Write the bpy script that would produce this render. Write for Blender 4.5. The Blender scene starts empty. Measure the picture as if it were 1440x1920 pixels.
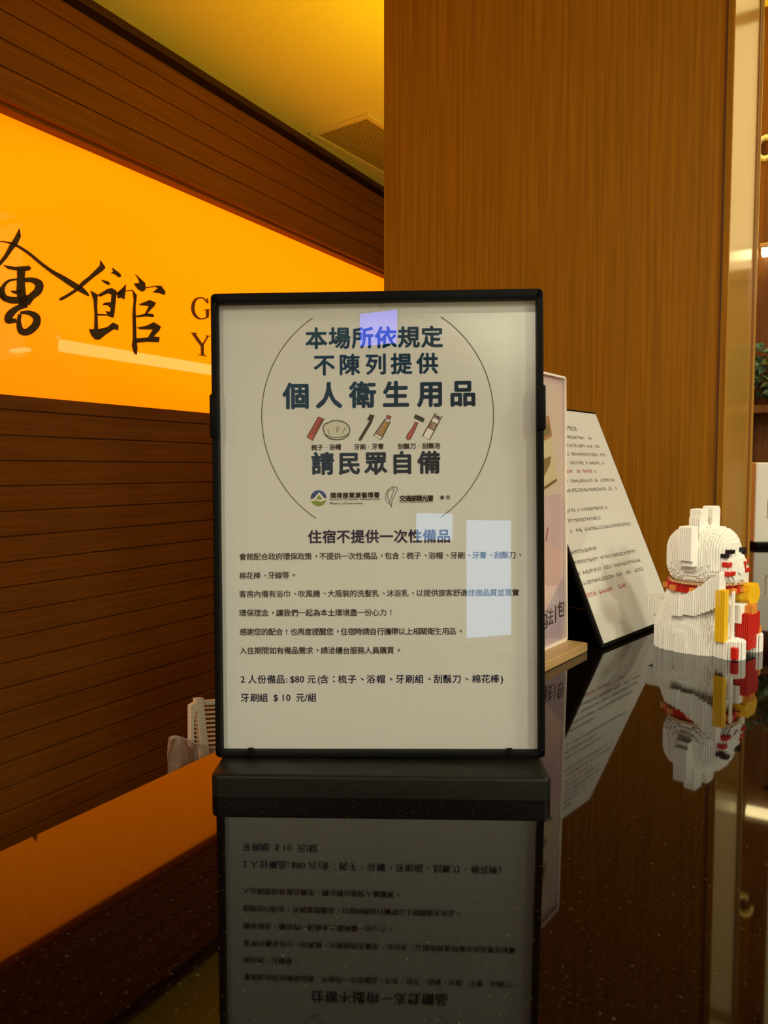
import bpy, bmesh, math, random
from mathutils import Vector, Matrix, Euler

random.seed(7)
sc = bpy.context.scene
COL = sc.collection
PI = math.pi

# ------------------------------------------------------------------ camera
FPX, PW, PH = 1400.0, 1440.0, 1920.0
PITCH = math.atan(80 / 1400.0)
CT = 1.10                                   # counter top height
CAMZ = CT + 0.20
cam_d = bpy.data.cameras.new('camera')
cam_d.sensor_fit = 'VERTICAL'
cam_d.sensor_height = 36.0
cam_d.lens = 36.0 * FPX / PH
cam_d.clip_start = 0.01
cam = bpy.data.objects.new('camera', cam_d)
cam.location = (0, 0, CAMZ)
cam.rotation_euler = (PI / 2 - PITCH, 0, 0)
COL.objects.link(cam)
sc.camera = cam

# ------------------------------------------------------------------ world, exposure
w = bpy.data.worlds.new('World')
sc.world = w
w.use_nodes = True
w.node_tree.nodes['Background'].inputs[0].default_value = (1.0, 0.86, 0.62, 1)
w.node_tree.nodes['Background'].inputs[1].default_value = 0.05
sc.view_settings.view_transform = 'Standard'
sc.view_settings.look = 'None'
sc.view_settings.gamma = 1.0
sc.view_settings.exposure = 0.0
sc.view_settings.use_curve_mapping = False

# room frame: a runs along the reception wall (away from the camera), b towards the guests
TH = math.radians(30.5)
U = Vector((math.sin(TH), math.cos(TH), 0))
N = Vector((math.cos(TH), -math.sin(TH), 0))
RZ = math.atan2(U.y, U.x)                   # z rotation that turns local +x onto U


def rm(a, b, z=0.0):
    return U * a + N * b + Vector((0, 0, z))


def area_light(name, loc, size, power, color, target=None, size_y=None, spread=PI):
    l = bpy.data.lights.new(name, 'AREA')
    l.shape = 'RECTANGLE' if size_y else 'SQUARE'
    l.size = size
    if size_y:
        l.size_y = size_y
    l.energy = power
    l.color = color
    l.spread = spread
    o = bpy.data.objects.new(name, l)
    o.location = loc
    if target is not None:
        o.rotation_euler = (Vector(target) - Vector(loc)).to_track_quat('-Z', 'Y').to_euler()
    COL.objects.link(o)
    return o


CEIL = CAMZ + 1.325
WALL_B = -1.83
LAMPS = [((-0.5, 2.4), 44.0), ((-2.5, 0.1), 44.0), ((-2.2, 2.6), 36.0), ((1.4, 1.0), 12.0), ((0.6, 1.6), 24.0)]
WARM = (1.0, 0.97, 0.80)
for (a, b), pw in LAMPS:
    p = rm(a, b, CEIL - 0.03)
    area_light('ceiling_lamp_light', p, 0.30, pw, WARM, p - Vector((0, 0, 1)))
# spotlight added to brighten the figurine
SPOT_P, SPOT_T = Vector((-0.62, -0.55, CEIL - 0.12)), Vector((0.345, 0.83, CT + 0.075))
sl = bpy.data.lights.new('added_cat_spot', 'SPOT')
sl.energy = 68.0
sl.color = (1.0, 0.95, 0.76)
sl.spot_size = math.radians(9.5)
sl.spot_blend = 0.6
sl.shadow_soft_size = 0.02
so = bpy.data.objects.new('added_cat_spot', sl)
so.location = SPOT_P
so.rotation_euler = (SPOT_T - SPOT_P).to_track_quat('-Z', 'Y').to_euler()
COL.objects.link(so)
# hidden amber uplight added behind the pillar to light the ceiling
WASH_AT = (1.80, -0.55, CAMZ + 0.55)
p = rm(*WASH_AT)
area_light('added_wash_light', p, 0.16, 16.0, (1.0, 0.63, 0.0), p + Vector((0, 0, 1)))

# ------------------------------------------------------------------ unprojection helpers (measuring)
CAM = Vector((0, 0, CAMZ))
CP, SP = math.cos(PITCH), math.sin(PITCH)


def ray(px, py):
    v = (PH / 2 - py) / FPX
    return Vector(((px - PW / 2) / FPX, CP + v * SP, -SP + v * CP))


def at_plane(px, py, p0, nn):
    d = ray(px, py)
    t = (p0 - CAM).dot(nn) / d.dot(nn)
    return CAM + d * t


def on_counter(px, py, z=CT):
    return at_plane(px, py, Vector((0, 0, z)), Vector((0, 0, 1)))


# ------------------------------------------------------------------ materials
def lin(r, g, b):
    f = lambda c: (c / 255 / 12.92) if c / 255 <= 0.04045 else ((c / 255 + 0.055) / 1.055) ** 2.4
    return (f(r), f(g), f(b), 1)


def mat(name, col, rough=0.5, metal=0.0, ior=1.45, coat=0.0, emit=None, estr=0.0, spec=0.5):
    m = bpy.data.materials.new(name)
    m.use_nodes = True
    b = m.node_tree.nodes['Principled BSDF']
    b.inputs['Base Color'].default_value = col if len(col) == 4 else (*col, 1)
    b.inputs['Roughness'].default_value = rough
    b.inputs['Metallic'].default_value = metal
    b.inputs['IOR'].default_value = ior
    b.inputs['Coat Weight'].default_value = coat
    b.inputs['Specular IOR Level'].default_value = spec
    if emit:
        b.inputs['Emission Color'].default_value = (*emit, 1)
        b.inputs['Emission Strength'].default_value = estr
    return m


def nt(m):
    return m.node_tree.nodes, m.node_tree.links, m.node_tree.nodes['Principled BSDF']


def add_noise(m, c1, c2, scale=(1, 1, 1), nscale=5.0, detail=6.0, lo=0.35, hi=0.65, rough_amt=None, bump=0.0, rot=(0, 0, 0)):
    n, l, b = nt(m)
    tc = n.new('ShaderNodeTexCoord')
    mp = n.new('ShaderNodeMapping')
    mp.inputs['Scale'].default_value = scale
    mp.inputs['Rotation'].default_value = rot
    nz = n.new('ShaderNodeTexNoise')
    nz.inputs['Scale'].default_value = nscale
    nz.inputs['Detail'].default_value = detail
    rp = n.new('ShaderNodeValToRGB')
    rp.color_ramp.elements[0].position = lo
    rp.color_ramp.elements[1].position = hi
    rp.color_ramp.elements[0].color = c1 if len(c1) == 4 else (*c1, 1)
    rp.color_ramp.elements[1].color = c2 if len(c2) == 4 else (*c2, 1)
    l.new(tc.outputs['Object'], mp.inputs[0])
    l.new(mp.outputs[0], nz.inputs['Vector'])
    l.new(nz.outputs['Fac'], rp.inputs[0])
    l.new(rp.outputs[0], b.inputs['Base Color'])
    if bump:
        bp = n.new('ShaderNodeBump')
        bp.inputs['Strength'].default_value = bump
        bp.inputs['Distance'].default_value = 0.002
        l.new(nz.outputs['Fac'], bp.inputs['Height'])
        l.new(bp.outputs[0], b.inputs['Normal'])
    return m


M = {}
M['pillar_wood'] = add_noise(mat('pillar_wood', (0.3, 0.1, 0.01), 0.5, spec=0.18), (0.27, 0.114, 0.002), (0.38, 0.162, 0.003), (60, 60, 1.2), 3.0, 5)
M['side_wood'] = add_noise(mat('side_wood', (0.5, 0.3, 0.06), 0.16, spec=0.6), (0.52, 0.27, 0.035), (0.60, 0.32, 0.045), (40, 40, 1.0), 3.0, 4)
M['edge_wood'] = mat('edge_wood', (0.22, 0.08, 0.004), 0.4)
M['slat_wood'] = add_noise(mat('slat_wood', (0.15, 0.05, 0.005), 0.55, spec=0.25), (0.140, 0.046, 0.002), (0.195, 0.064, 0.0025), (1.2, 60, 60), 3.0, 5)
M['dark_wood'] = mat('dark_wood', (0.05, 0.014, 0.002), 0.5)
M['ceiling'] = mat('ceiling_paint', (0.78, 0.70, 0.22), 0.9, spec=0.1)
M['lobby_wall'] = mat('lobby_wall_paint', (0.52, 0.46, 0.36), 0.8, spec=0.2)
M['far_wood'] = add_noise(mat('far_wood', (0.2, 0.07, 0.01), 0.5), (0.10, 0.036, 0.002), (0.17, 0.062, 0.003), (60, 60, 1.5), 2.0, 4)
M['floor'] = add_noise(mat('floor_stone', (0.3, 0.25, 0.18), 0.25), (0.26, 0.21, 0.15), (0.36, 0.30, 0.22), (1, 1, 1), 6.0)
M['black'] = mat('black_plastic', (0.004, 0.004, 0.003), 0.5, spec=0.08)
M['black_base'] = add_noise(mat('black_base', (0.012, 0.013, 0.009), 0.45, spec=0.22), (0.004, 0.0045, 0.003), (0.010, 0.011, 0.007), (1, 1, 1), 900.0, 2)
M['paper'] = mat('white_paper', (0.70, 0.72, 0.68), 0.8, spec=0.1)
M['paper2'] = mat('cream_paper', (0.57, 0.545, 0.47), 0.7, spec=0.2)
M['ink'] = mat('dark_ink', (0.030, 0.020, 0.012), 0.7, spec=0.1)
M['ink_soft'] = mat('grey_ink', (0.16, 0.13, 0.10), 0.7, spec=0.1)
M['ink_blue'] = mat('indigo_ink', (0.022, 0.016, 0.10), 0.7, spec=0.1)
M['ink_red'] = mat('red_ink', (0.45, 0.07, 0.08), 0.7, spec=0.1)
M['ink_line'] = mat('thin_line_ink', (0.10, 0.09, 0.08), 0.7, spec=0.1)
M['red_fill'] = mat('coral_print', (0.50, 0.11, 0.10), 0.7, spec=0.1)
M['white_fill'] = mat('white_print', (0.86, 0.84, 0.76), 0.7, spec=0.1)
M['cap_fill'] = mat('pale_green_print', (0.62, 0.64, 0.52), 0.7, spec=0.1)
M['orange_fill'] = mat('ochre_print', (0.62, 0.33, 0.05), 0.7, spec=0.1)
M['grey_fill'] = mat('charcoal_print', (0.045, 0.045, 0.035), 0.7, spec=0.1)
M['logo_blue'] = mat('logo_blue_print', (0.03, 0.06, 0.25), 0.7, spec=0.1)
M['logo_green'] = mat('logo_green_print', (0.22, 0.30, 0.05), 0.7, spec=0.1)
M['char'] = mat('lettering_brown', (0.045, 0.026, 0.003), 0.5)
M['char2'] = mat('lettering_bronze', (0.20, 0.075, 0.004), 0.5)
M['wood_base'] = add_noise(mat('stand_wood', (0.4, 0.25, 0.1), 0.4), (0.36, 0.22, 0.085), (0.52, 0.33, 0.13), (2, 60, 60), 4.0, 4)
M['pink'] = None
M['brick_white'] = mat('ivory_brick_plastic', (0.92, 0.90, 0.80), 0.35)
M['brick_red'] = mat('red_brick_plastic', (0.55, 0.015, 0.008), 0.3)
M['brick_yellow'] = mat('yellow_brick_plastic', (0.85, 0.50, 0.01), 0.3)
M['brick_orange'] = mat('orange_brick_plastic', (0.75, 0.27, 0.04), 0.3)
M['brick_black'] = mat('black_brick_plastic', (0.008, 0.006, 0.008), 0.35)
M['brick_clear'] = mat('clear_brick_plastic', (0.66, 0.42, 0.20), 0.25)
M['cream_plastic'] = mat('cream_plastic', (0.72, 0.62, 0.45), 0.35)
M['white_plastic'] = mat('white_plastic', (0.80, 0.78, 0.66), 0.4)
M['metal'] = mat('brushed_steel', (0.6, 0.58, 0.52), 0.3, 1.0)
M['leaf'] = add_noise(mat('leaf_green', (0.05, 0.12, 0.05), 0.45), (0.02, 0.05, 0.022), (0.16, 0.30, 0.15), (1, 1, 1), 9.0, 3)
M['louvre'] = mat('louvre_shaded', (0.42, 0.28, 0.07), 0.5, spec=0.2)  # slats darker than the frame: their shade is put into the colour
M['lamp'] = mat('lamp_glow', (1, 1, 1), 0.5, emit=(1.0, 0.86, 0.60), estr=9.0)
M['pendant'] = mat('pendant_glow', (1, 1, 1), 0.5, emit=(1.0, 0.80, 0.36), estr=6.5)
M['daylight'] = mat('daylight_glass', (0.1, 0.1, 0.1), 0.1, emit=(0.42, 0.66, 1.0), estr=4.5)
M['added_glow'] = mat('added_pane_glow', (0.1, 0.1, 0.1), 0.2, emit=(1.0, 0.72, 0.30), estr=0.80)
M['strip'] = mat('added_strip_glow', (0.3, 0.3, 0.3), 0.5, emit=(1.0, 0.76, 0.34), estr=0.66)
M['screen'] = mat('blue_screen', (0.02, 0.02, 0.02), 0.1, emit=(0.10, 0.14, 1.0), estr=9.0)


def granite():
    m = mat('black_granite', (0.012, 0.008, 0.006), 0.03, ior=1.47)
    n, l, b = nt(m)
    tc = n.new('ShaderNodeTexCoord')
    nz = n.new('ShaderNodeTexNoise')
    nz.inputs['Scale'].default_value = 420
    nz.inputs['Detail'].default_value = 2
    rp = n.new('ShaderNodeValToRGB')
    e = rp.color_ramp.elements
    e[0].position = 0.40; e[0].color = (0.0016, 0.0005, 0.0003, 1)
    e[1].position = 0.66; e[1].color = (0.0045, 0.0025, 0.0015, 1)
    x = e.new(0.755); x.color = (0.05, 0.042, 0.032, 1)
    l.new(tc.outputs['Object'], nz.inputs['Vector'])
    l.new(nz.outputs['Fac'], rp.inputs[0])
    l.new(rp.outputs[0], b.inputs['Base Color'])
    return m


M['granite'] = granite()


def glass(name, tint=(1, 1, 1), gloss=1.0, rough=0.0, ior=1.45):
    m = bpy.data.materials.new(name)
    m.use_nodes = True
    n, l = m.node_tree.nodes, m.node_tree.links
    n.clear()
    o = n.new('ShaderNodeOutputMaterial')
    t = n.new('ShaderNodeBsdfTransparent'); t.inputs[0].default_value = (*tint, 1)
    g = n.new('ShaderNodeBsdfGlossy'); g.inputs[0].default_value = (gloss, gloss, gloss, 1); g.inputs[1].default_value = rough
    f = n.new('ShaderNodeFresnel')
    ge = n.new('ShaderNodeNewGeometry')              # a pane's inner face keeps the outer face's Fresnel
    mr = n.new('ShaderNodeMapRange')
    mr.inputs['To Min'].default_value = ior
    mr.inputs['To Max'].default_value = 1 / ior
    l.new(ge.outputs['Backfacing'], mr.inputs['Value'])
    l.new(mr.outputs['Result'], f.inputs[0])
    x = n.new('ShaderNodeMixShader')
    l.new(f.outputs[0], x.inputs[0]); l.new(t.outputs[0], x.inputs[1]); l.new(g.outputs[0], x.inputs[2])
    l.new(x.outputs[0], o.inputs[0])
    return m


M['acrylic'] = glass('clear_acrylic', (0.97, 0.97, 0.96))
M['pouch'] = glass('clear_film', (0.88, 0.85, 0.80), 1.0, 0.15, 2.0)
_n, _l = M['pouch'].node_tree.nodes, M['pouch'].node_tree.links
_d = _n.new('ShaderNodeBsdfDiffuse'); _d.inputs[0].default_value = (0.62, 0.50, 0.38, 1)
_x = _n.new('ShaderNodeMixShader')
_tc = _n.new('ShaderNodeTexCoord'); _z = _n.new('ShaderNodeTexNoise'); _z.inputs['Scale'].default_value = 45
_r = _n.new('ShaderNodeMapRange'); _r.inputs['From Min'].default_value = 0.35; _r.inputs['From Max'].default_value = 0.7
_r.inputs['To Min'].default_value = 0.18; _r.inputs['To Max'].default_value = 0.75
_out = [q for q in _n if q.type == 'OUTPUT_MATERIAL'][0]
_mix = [q for q in _n if q.type == 'MIX_SHADER' and q != _x][0]
_l.new(_tc.outputs['Object'], _z.inputs['Vector']); _l.new(_z.outputs['Fac'], _r.inputs['Value']); _l.new(_r.outputs['Result'], _x.inputs[0])
_l.new(_mix.outputs[0], _x.inputs[1]); _l.new(_d.outputs[0], _x.inputs[2]); _l.new(_x.outputs[0], _out.inputs[0])


def panel_mat():
    """backlit amber glass: lit from behind, brighter towards its middle, glossy front"""
    m = mat('backlit_amber_glass', (0.25, 0.13, 0.005), 0.02)
    n, l, b = nt(m)
    tc = n.new('ShaderNodeTexCoord')
    mp = n.new('ShaderNodeMapping')
    mp.inputs['Location'].default_value = (-0.84, 0, -0.08)
    mp.inputs['Scale'].default_value = (0.38, 0.38, 1.15)
    ln = n.new('ShaderNodeVectorMath'); ln.operation = 'LENGTH'
    rp = n.new('ShaderNodeValToRGB')
    rp.color_ramp.interpolation = 'B_SPLINE'
    e = rp.color_ramp.elements
    e[0].position = 0.0; e[0].color = (1, 0.205, 0.0, 1)
    e[1].position = 0.85; e[1].color = (0.52, 0.088, 0.0, 1)
    l.new(tc.outputs['Object'], mp.inputs[0])
    l.new(mp.outputs[0], ln.inputs[0])
    l.new(ln.outputs['Value'], rp.inputs[0])
    l.new(rp.outputs[0], b.inputs['Emission Color'])
    b.inputs['Emission Strength'].default_value = 3.0
    return m


M['amber'] = panel_mat()


def gradient_ink():
    m = mat('teal_to_navy_ink', (0.03, 0.1, 0.2), 0.7, spec=0.1)
    n, l, b = nt(m)
    tc = n.new('ShaderNodeTexCoord')
    mp = n.new('ShaderNodeMapping')
    mp.inputs['Location'].default_value = (0.5, 0, 1.1)
    mp.inputs['Scale'].default_value = (5.2, 0, -9.0)
    sx = n.new('ShaderNodeSeparateXYZ')
    ad = n.new('ShaderNodeMath'); ad.operation = 'ADD'
    mu = n.new('ShaderNodeMath'); mu.operation = 'MULTIPLY'; mu.inputs[1].default_value = 0.5
    rp = n.new('ShaderNodeValToRGB')
    e = rp.color_ramp.elements
    e[0].position = 0.0; e[0].color = (0.018, 0.17, 0.34, 1)
    e[1].position = 0.75; e[1].color = (0.010, 0.028, 0.075, 1)
    x = e.new(0.35); x.color = (0.014, 0.11, 0.23, 1)
    l.new(tc.outputs['Object'], mp.inputs[0]); l.new(mp.outputs[0], sx.inputs[0])
    l.new(sx.outputs['X'], ad.inputs[0]); l.new(sx.outputs['Z'], ad.inputs[1])
    l.new(ad.outputs[0], mu.inputs[0]); l.new(mu.outputs[0], rp.inputs[0])
    l.new(rp.outputs[0], b.inputs['Base Color'])
    return m


M['ink_grad'] = gradient_ink()


def pink_mat():
    m = mat('pink_print', (0.7, 0.5, 0.5), 0.35)
    add_noise(m, (0.62, 0.46, 0.52), (0.80, 0.58, 0.55), (9, 9, 5), 1.0, 2, 0.38, 0.62)
    return m


M['pink'] = pink_mat()


# ------------------------------------------------------------------ mesh helpers
def box(bm, c, s, rot=None, bevel=0.0, seg=2):
    mt = Matrix.Translation(c)
    if rot is not None:
        mt = mt @ rot.to_4x4()
    r = bmesh.ops.create_cube(bm, size=1.0, matrix=mt @ Matrix.Diagonal((*s, 1)))
    if bevel:
        es = list({e for v in r['verts'] for e in v.link_edges})
        bmesh.ops.bevel(bm, geom=es, offset=bevel, segments=seg, profile=0.5, affect='EDGES')


def cyl(bm, c, r, h, seg=24, rot=None, r2=None):
    mt = Matrix.Translation(c)
    if rot is not None:
        mt = mt @ rot.to_4x4()
    bmesh.ops.create_cone(bm, cap_ends=True, segments=seg, radius1=r, radius2=r if r2 is None else r2, depth=h, matrix=mt)


def prism(bm, pts, y0, y1):
    """polygon in local x,z extruded from y0 to y1"""
    if y0 == y1:
        vs = [bm.verts.new((x, y0, z)) for x, z in pts]
        f = bm.faces.new(vs)
        f.normal_update()
        bmesh.ops.triangulate(bm, faces=[f], ngon_method='BEAUTY')
        return
    a = [bm.verts.new((x, y0, z)) for x, z in pts]
    b = [bm.verts.new((x, y1, z)) for x, z in pts]
    fs = [bm.faces.new(a), bm.faces.new(b[::-1])]
    for f in fs:
        f.normal_update()
    n = len(pts)
    for i in range(n):
        j = (i + 1) % n
        bm.faces.new((a[j], a[i], b[i], b[j]))
    bmesh.ops.triangulate(bm, faces=fs, ngon_method='BEAUTY')


def ribbon(path, wd, closed=False):
    """polygon outline(s) of a stroke: list of quads along a path in 2D"""
    out = []
    n = len(path)
    rng = range(n if closed else n - 1)
    nor = []
    for i in range(n):
        p = path[(i - 1) % n] if (closed or i > 0) else path[i]
        q = path[(i + 1) % n] if (closed or i < n - 1) else path[i]
        d = Vector((q[0] - p[0], q[1] - p[1]))
        d = d.normalized() if d.length else Vector((1, 0))
        nor.append(Vector((-d.y, d.x)))
    ws = wd if isinstance(wd, (list, tuple)) else [wd] * n
    L = [(path[i][0] + nor[i].x * ws[i] / 2, path[i][1] + nor[i].y * ws[i] / 2) for i in range(n)]
    R = [(path[i][0] - nor[i].x * ws[i] / 2, path[i][1] - nor[i].y * ws[i] / 2) for i in range(n)]
    for i in rng:
        j = (i + 1) % n
        out.append([L[i], L[j], R[j], R[i]])
    return out


def smooth_path(pts, n=6):
    """Catmull-Rom through points (any tuple length)"""
    out = []
    m = len(pts)
    for i in range(m - 1):
        p0, p1, p2, p3 = pts[max(i - 1, 0)], pts[i], pts[i + 1], pts[min(i + 2, m - 1)]
        for k in range(n):
            t = k / n
            out.append(tuple(0.5 * ((2 * b) + (-a + c) * t + (2 * a - 5 * b + 4 * c - d) * t * t + (-a + 3 * b - 3 * c + d) * t ** 3)
                             for a, b, c, d in zip(p0, p1, p2, p3)))
    out.append(tuple(pts[-1]))
    return out


def obj(name, bm, m, parent=None, smooth=False, recalc=True):
    me = bpy.data.meshes.new(name)
    if recalc:
        bmesh.ops.recalc_face_normals(bm, faces=bm.faces)
    bm.to_mesh(me)
    bm.free()
    if m is not None:
        me.materials.append(m)
    if smooth:
        for p in me.polygons:
            p.use_smooth = True
        me.set_sharp_from_angle(angle=math.radians(35))
    o = bpy.data.objects.new(name, me)
    COL.objects.link(o)
    if parent is not None:
        o.parent = parent
    return o


def tag(o, label, cat, group=None):
    o['label'] = label
    o['category'] = cat
    if group:
        o['group'] = group
    return o


def thing(name, label, cat, loc=(0, 0, 0), rotz=0.0, group=None):
    o = bpy.data.objects.new(name, None)
    o.empty_display_size = 0.05
    o.location = loc
    o.rotation_euler = (0, 0, rotz)
    COL.objects.link(o)
    return tag(o, label, cat, group)


def struct(name, bm, m, loc=None, rotz=0.0, parent=None):
    o = obj(name, bm, m, parent)
    if loc is not None:
        o.location = loc
    o.rotation_euler = (0, 0, rotz)
    if parent is None:
        o['kind'] = 'structure'
    return o


_font_cache = {}


def glyph(ch):
    """2D triangles of one character, em size 1"""
    if ch in _font_cache:
        return _font_cache[ch]
    c = bpy.data.curves.new('glyph', 'FONT')
    c.body = ch
    c.size = 1.0
    c.resolution_u = 3
    o = bpy.data.objects.new('glyph', c)
    COL.objects.link(o)
    bpy.context.view_layer.update()
    me = o.evaluated_get(bpy.context.evaluated_depsgraph_get()).to_mesh()
    vs = [(v.co.x, v.co.y) for v in me.vertices]
    fs = [tuple(p.vertices) for p in me.polygons]
    if vs:
        bb = (min(v[0] for v in vs), max(v[0] for v in vs), min(v[1] for v in vs), max(v[1] for v in vs))
    else:
        bb = (0, 0.3, 0, 0.1)
    bpy.data.objects.remove(o)
    bpy.data.curves.remove(c)
    _font_cache[ch] = (vs, fs, bb)
    return _font_cache[ch]


def put_glyph(bm, ch, cx, cz, s, y, bold=0.0, shear=0.0, fit=None):
    """one character centred on (cx, cz) in the local x,z plane; s = em height"""
    vs, fs, bb = glyph(ch)
    if not vs:
        return
    if ord(ch) > 0x2E00 and ch not in '，、。：！':
        gx, gz = (bb[0] + bb[1]) / 2, 0.38
    elif ch in '，、。：！':
        gx, gz = bb[0] + 0.02, 0.30
        gz = (bb[2] + bb[3]) / 2 if ch in '，、。：' else 0.38
    else:
        gx, gz = (bb[0] + bb[1]) / 2, 0.35
    offs = [(0, 0)]
    if bold:
        offs += [(bold * math.cos(k * PI / 4), bold * math.sin(k * PI / 4)) for k in range(8)]
    for ox, oz in offs:
        nv = [bm.verts.new((cx + (x - gx + ox + shear * (z - gz)) * s, y, cz + (z - gz + oz) * s)) for x, z in vs]
        for f in fs:
            try:
                bm.faces.new([nv[i] for i in f])
            except ValueError:
                pass


# ================================================================== ROOM SHELL
A0, A1, B1 = -4.2, 4.6, 3.4
R3 = Matrix.Rotation(RZ, 3, 'Z')


def wall_slab(name, a0, a1, b0, b1, z0, z1, m):
    bm = bmesh.new()
    box(bm, ((a0 + a1) / 2, -(b0 + b1) / 2, (z0 + z1) / 2), (a1 - a0, abs(b1 - b0), z1 - z0))
    return struct(name, bm, m, (0, 0, 0), RZ)
# local frame of a structure rotated by RZ: x = a, y = -b


wall_slab('floor', A0 - .1, A1 + .1, WALL_B - .35, B1 + .1, -0.1, 0.0, M['floor'])
wall_slab('ceiling', A0 - .1, A1 + .1, WALL_B - .35, B1 + .1, CEIL, CEIL + 0.1, M['ceiling'])
wall_slab('wall_far', A1, A1 + .1, WALL_B - .35, B1 + .1, 0, CEIL, M['far_wood'])
wall_slab('wall_right', A0, A1, B1, B1 + .1, 0, CEIL, M['lobby_wall'])
wall_slab('wall_rear', A0 - .1, A0, WALL_B - .35, B1 + .1, 0, CEIL, M['lobby_wall'])
wall_slab('wall_left', A0, A1, WALL_B - .35, WALL_B - .20, 0, CEIL, M['dark_wood'])

AP = 2.47
wall_slab('wall_back', AP, AP + .1, -0.60, B1, 0, CEIL, M['far_wood'])
Z_TRIM, Z_YB = CAMZ + 0.931, CAMZ + 0.195
# planked wainscot below the amber panel: each plank separated by a narrow groove
def planked(name, z_list, a0, a1, depth, groove=0.0035):
    bm = bmesh.new()
    for z0, z1 in zip(z_list[:-1], z_list[1:]):
        lo, hi = min(z0, z1), max(z0, z1)
        box(bm, ((a0 + a1) / 2, -(WALL_B - depth / 2), (lo + hi) / 2), (a1 - a0, depth, hi - lo - groove), bevel=0.0012, seg=1)
    box(bm, ((a0 + a1) / 2, -(WALL_B - depth / 2 - 0.006), (min(z_list) + max(z_list)) / 2), (a1 - a0, depth, max(z_list) - min(z_list) - groove))
    return struct(name, bm, M['slat_wood'], (0, 0, 0), RZ)


zl = [Z_YB, CAMZ + 0.154]
while zl[-1] > 0.08:
    zl.append(zl[-1] - 0.066)
planked('trim_1', zl, A0, A1, 0.06)
zb = [CAMZ + 0.955, CAMZ + 1.023, CAMZ + 1.092, CAMZ + 1.163, CAMZ + 1.231, CAMZ + 1.279]
planked('trim_2', zb, A0, A1, 0.06)
bm = bmesh.new()                                   # bead under the upper band
box(bm, ((A0 + A1) / 2, -(WALL_B - 0.02), CAMZ + 0.945), (A1 - A0, 0.06, 0.016), bevel=0.003)
box(bm, ((A0 + A1) / 2, -(WALL_B - 0.035), CAMZ + 0.934), (A1 - A0, 0.05, 0.012), bevel=0.002)
struct('trim_3', bm, M['slat_wood'], (0, 0, 0), RZ)
bm = bmesh.new()                                   # dark reveal and crown under the ceiling
box(bm, ((A0 + A1) / 2, -(WALL_B - 0.06), CAMZ + 1.291), (A1 - A0, 0.06, 0.024))
box(bm, ((A0 + A1) / 2, -(WALL_B - 0.02), CAMZ + 1.3125), (A1 - A0, 0.06, 0.025), bevel=0.003)
struct('trim_4', bm, M['dark_wood'], (0, 0, 0), RZ)
bm = bmesh.new()                                   # backlit amber glass
box(bm, (0, -(WALL_B - 0.06), 0), (A1 - A0 - 0.04, 0.02, Z_TRIM - Z_YB))
amber = obj('backlit_panel', bm, M['amber'])
amber.location = rm((A0 + A1) / 2, 0, (Z_TRIM + Z_YB) / 2)
amber.rotation_euler = (0, 0, RZ)
tag(amber, 'glowing amber backlit glass panel with dark calligraphy on the reception wall', 'wall panel')

# ================================================================== WALL LETTERING
PAN_P = rm(0, WALL_B - 0.048)
CHF = rm(0, WALL_B - 0.0495)


def wall_local(px, py):
    p = at_plane(px, py, CHF, N)
    return (p.dot(U), p.z)


def crop7(x, y):
    return wall_local(x / 3.4286, 400 + y / 3.4286)


def lettering(name, polys, m, label, cat, group=None, strokes=()):
    bm = bmesh.new()
    for pl in polys:
        prism(bm, [crop7(*q) for q in pl], 0.0, -0.004)
    for st in strokes:
        sp = smooth_path(st, 6)
        for qd in ribbon([(a, b) for a, b, _ in sp], [c for _, _, c in sp]):
            prism(bm, [crop7(*q) for q in qd], 0.0, -0.004)
    xs = [v.co.x for v in bm.verts]; zs = [v.co.z for v in bm.verts]
    cx, cz = (min(xs) + max(xs)) / 2, (min(zs) + max(zs)) / 2
    for v in bm.verts:
        v.co.x -= cx; v.co.z -= cz
    o = obj(name, bm, m)
    o.location = rm(cx, WALL_B - 0.0498, cz)
    o.rotation_euler = (0, 0, RZ)
    return tag(o, label, cat, group)


HUI = [
    [(122, 98), (130, 150), (108, 200), (75, 240), (40, 290), (0, 335), (-60, 400), (-66, 392), (-10, 318), (30, 262), (60, 205), (95, 150)],
    [(20, 333), (90, 345), (130, 341), (182, 337), (198, 355), (182, 370), (150, 372), (100, 368), (50, 358)],
    [(108, 360), (160, 362), (154, 420), (160, 500), (175, 600), (118, 600), (104, 500), (108, 420)],
]
HUI_S = [
    [(-20, 182, 6), (30, 184, 8), (100, 206, 14), (180, 256, 17), (260, 322, 18), (330, 374, 22), (390, 410, 30), (460, 455, 36), (520, 492, 34), (568, 530, 10)],
    [(150, 430, 30), (205, 430, 34), (248, 455, 50), (240, 500, 50), (200, 535, 45), (165, 575, 55)],
    [(110, 425, 12), (60, 432, 16), (25, 460, 20), (12, 500, 28), (30, 545, 38), (95, 560, 45), (180, 545, 40)],
    [(70, 500, 8), (100, 508, 22), (130, 500, 24)],
    [(170, 590, 34), (110, 610, 36), (62, 650, 48), (50, 690, 40), (100, 690, 28)],
    [(130, 640, 20), (185, 640, 30), (232, 670, 44), (225, 720, 48), (175, 762, 46), (132, 755, 40), (118, 700, 26), (125, 650, 20)],
    [(-60, 430, 22), (-30, 450, 26), (0, 520, 30), (30, 560, 20)],
]
lettering('wall_character', HUI, M['char'], 'large dark brush calligraphy character with long sweeping roof stroke, leftmost on amber wall panel', 'lettering', None, HUI_S)
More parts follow.
